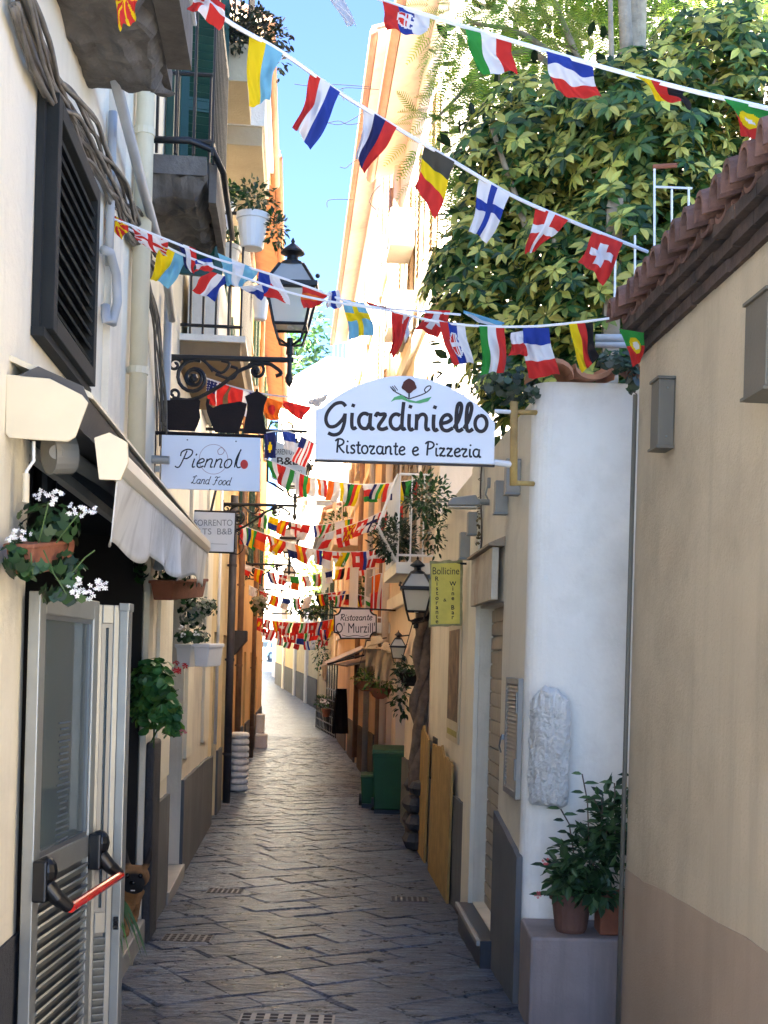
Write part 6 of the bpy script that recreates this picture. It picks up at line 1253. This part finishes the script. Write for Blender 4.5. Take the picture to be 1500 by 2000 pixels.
string('highest bunting string entering at the top right', [(560,-80),(745,0),(840,32),(1000,80),(1165,128),(1340,175),(1500,212),(1600,236)], 4.9, 3.9, [
 ([(622,-45),(664,-28),(690,33),(668,29)],'V:pp'), ([(747,2),(839,33),(836,70),(757,61)],'SK'), ([(908,56),(999,80),(1007,136),(929,121)],'V:gwr'), ([(1067,100),(1158,126),(1172,187),(1083,167)],'H:bwr'), ([(1240,147),(1334,173),(1342,220),(1277,190)],'V:yrk'), ([(1414,192),(1510,215),(1500,285),(1452,250)],'PT')], .008)
string('upper of the two middle bunting strings crossing in front of the lantern', [(206,424),(245,436),(330,470),(420,505),(510,530),(600,560),(700,595),(820,608),(900,615)], 6.05, 6.1, [
 ([(208,412),(250,436),(240,464),(214,440)],'SUN'), ([(255,440),(328,470),(325,500),(272,476)],'UK'), ([(345,472),(382,486),(380,528),(366,525)],'V:nwr'), ([(425,494),(506,528),(478,556),(448,562)],'V:lwl'), ([(507,527),(545,541),(566,592),(500,572)],'T'), ([(590,555),(640,575),(632,596),(592,608)],'H:ror'), ([(640,570),(662,566),(670,598),(640,600)],'V:wbw'), ([(668,583),(712,592),(733,650),(682,657)],'X:ly'), ([(712,588),(762,603),(758,610),(725,600)],'H:rw'), ([(832,606),(880,606),(862,652),(815,636)],'P:rw'), ([(905,606),(985,630),(980,640),(910,618)],'H:lw')])
string('lower of the two middle bunting strings ending at the clay tile eave', [(212,430),(300,470),(367,502),(450,533),(560,570),(650,590),(760,607),(850,628),(935,637),(1030,638),(1110,632),(1190,622)], 6.15, 5.7, [
 ([(318,474),(368,505),(330,567),(292,543)],'V:yl'), ([(382,508),(414,502),(413,530),(378,530)],'H:bwr'), ([(412,530),(450,543),(415,588),(371,566)],'V:rwb'), ([(466,560),(512,556),(512,582),(490,570)],'H:wb'), ([(765,608),(803,614),(772,697),(763,690)],'V:rrr'), ([(788,612),(806,618),(795,650),(786,660)],'H:ww'), ([(858,628),(908,632),(921,709),(878,713)],'SK'), ([(936,637),(985,638),(990,722),(944,726)],'V:gwr'), ([(998,650),(1028,645),(1030,698),(994,694)],'H:wr'), ([(1021,641),(1072,640),(1091,727),(1030,733)],'H:bwr'), ([(1111,633),(1158,630),(1168,700),(1136,730)],'V:yrk'), ([(1209,642),(1258,650),(1258,705),(1242,716)],'PT')])
string('short bunting string below the lamp bracket in front of the pot silhouettes', [(400,738),(480,762),(560,775),(640,772)], 9.2, 9.3, [
 ([(405,741),(448,754),(430,792),(403,786)],'CAN'), ([(452,755),(487,766),(480,815),(440,790)],'V:rrw'), ([(487,766),(520,775),(512,790),(490,790)],'H:bw'), ([(515,775),(552,786),(545,822),(518,820)],'D:or'), ([(552,782),(608,795),(588,822),(556,798)],'H:rr'), ([(600,782),(640,772),(628,790),(606,790)],'H:pp')])
def row(label, path, Ya, Yb, codes, w_, h_, seed):
    rnd = random.Random(seed); P = smoothline(path, 10); fl_ = []; n_ = len(codes); L = path[-1][0]-path[0][0]
    def yat(x):
        for (a, b_), (c, d) in zip(P, P[1:]):
            if a <= x <= c: return b_+(d-b_)*(x-a)/max(1e-6, c-a)
        return P[-1][1]
    for i, c in enumerate(codes):
        x = path[0][0]+L*(i+.25)/n_; a = x+w_*rnd.uniform(.85,1.15); dx = rnd.uniform(-.7,.3)*w_; hh = h_*rnd.uniform(.75,1.15)
        fl_.append(([(x, yat(x)), (a, yat(a)), (a+dx+rnd.uniform(-2,2), yat(a)+hh), (x+dx+rnd.uniform(-2,2), yat(x)+hh*rnd.uniform(.85,1.05))], c))
    string(label, path, Ya, Yb, fl_, .006)
row('bunting string draped over the shield-shaped sign', [(505,848),(560,842),(615,866)], 12.5, 12.5, ['ST','H:bw','US'], 26, 48, 1)
row('bunting string just below the shield-shaped sign', [(515,895),(560,912),(600,930)], 12.4, 12.4, ['V:gwr','V:rwg','V:wrg'], 24, 42, 2)
row('pale row of flags directly under the Giardiniello sign', [(590,930),(650,940),(700,946),(760,944),(815,936)], 15, 14, ['V:ow','V:owr','V:ow','V:ywn','V:gry','H:wrg','V:nwgy','V:rwn','V:ykg','V:gkr'], 23, 38, 3)
row('row of flags rising to the right above the notched sign', [(630,1045),(665,1032),(705,1018),(745,1000),(778,988)], 17, 15.5, ['H:pr','X:rw','SUN','P:rw','X:wn','V:rwr','V:gwr'], 22, 36, 4)
row('sagging row of flags from the Sorrento Flats sign to the right wall', [(462,1022),(510,1040),(560,1058),(610,1072),(660,1078),(720,1076),(790,1062)], 17.5, 17, ['V:rwg','V:byg','H:ro','V:rwy','V:oyr','H:wn','V:oyr','V:rww','V:wrb','H:rw','X:wr','V:yyg','D:rw','V:rbw','X:rw','H:nwr','X:lw','V:nwr'], 20, 34, 5)
row('thin row of flags strung beneath the second street lamp', [(500,1000),(560,1018),(620,1026),(690,1012)], 20, 19, ['V:rwg','H:yb','V:oyr','X:wr','H:rw','V:bwr','V:gwr','H:ww','V:ygr'], 17, 26, 21)
row('row of flags crossing just above the fourth street lamp', [(470,1100),(530,1118),(590,1126),(660,1112),(720,1100)], 23, 23, ['H:wr','V:oyr','V:bwr','X:rw','H:go','V:rww','V:gwr','H:nw','V:yrk','D:rw','V:wrw'], 15, 24, 22)
row('far row of mixed flags above the dark vine canopy', [(480,1140),(520,1158),(570,1170),(630,1160),(700,1150)], 26, 26, ['V:wpw','H:rw','V:oyr','H:bw','V:gwr','H:ww','V:kyr','X:rw','V:rwb','H:ro'], 14, 20, 6)
row('far red-toned row of flags low over the lane', [(500,1205),(530,1212),(570,1216),(610,1216),(655,1208)], 31, 31, ['D:ry','V:rwr','V:oyr','X:rw','V:rwg','H:rr','V:gwr','D:rw','V:rwb','H:rr','V:oyr'], 13, 24, 7)
row('second far red-toned row of flags behind the first', [(505,1226),(545,1232),(590,1236),(650,1224)], 36, 36, ['H:rw','V:rwr','V:owr','X:rw','D:rw','H:rb','V:gwr','H:wr','V:rwb','V:rry'], 13, 22, 8)
row('farthest bunting string over the bend', [(540,1244),(575,1248),(615,1250),(652,1242)], 46, 46, ['V:wrw','V:gwr','H:wr','V:rwb','H:ww','V:rwr','H:or'], 10, 20, 9)
row('flags tied along the white iron balcony', [(722,1128),(745,1120),(775,1132)], 19.6, 19.4, ['H:or','V:wrn','V:nrw'], 16, 70, 10)
row('small row of flags near the vine canopy on the right', [(650,1165),(690,1160),(730,1170)], 22, 22, ['V:gwr','H:kr','V:ykr','H:wg'], 13, 22, 11)

tw = thing('vine_twigs', 'thin bare vine twigs reaching into the sky from the right facade', 'twigs', at(700,170,19.5)); mb = MB()
for pts in ([(725,170),(690,167),(650,165),(610,168),(575,164)],[(740,175),(700,172),(670,172),(655,182),(645,192)],[(670,172),(668,185),(672,196)],[(712,218),(690,232),(665,243),(640,240)],[(705,240),(680,243),(662,236),(640,240)],[(697,312),(685,320),(675,328),(664,326)],[(690,390),(660,389),(640,392),(639,405)],[(745,360),(730,375),(722,395),(735,410)]): mb.tube([at(x, y, 19.5) for x, y in smoothline(pts)], .006, 4)
mb.build('twigs', mat('dark_twig', (.008,.007,.006), .2, 9, .95, 0), tw)
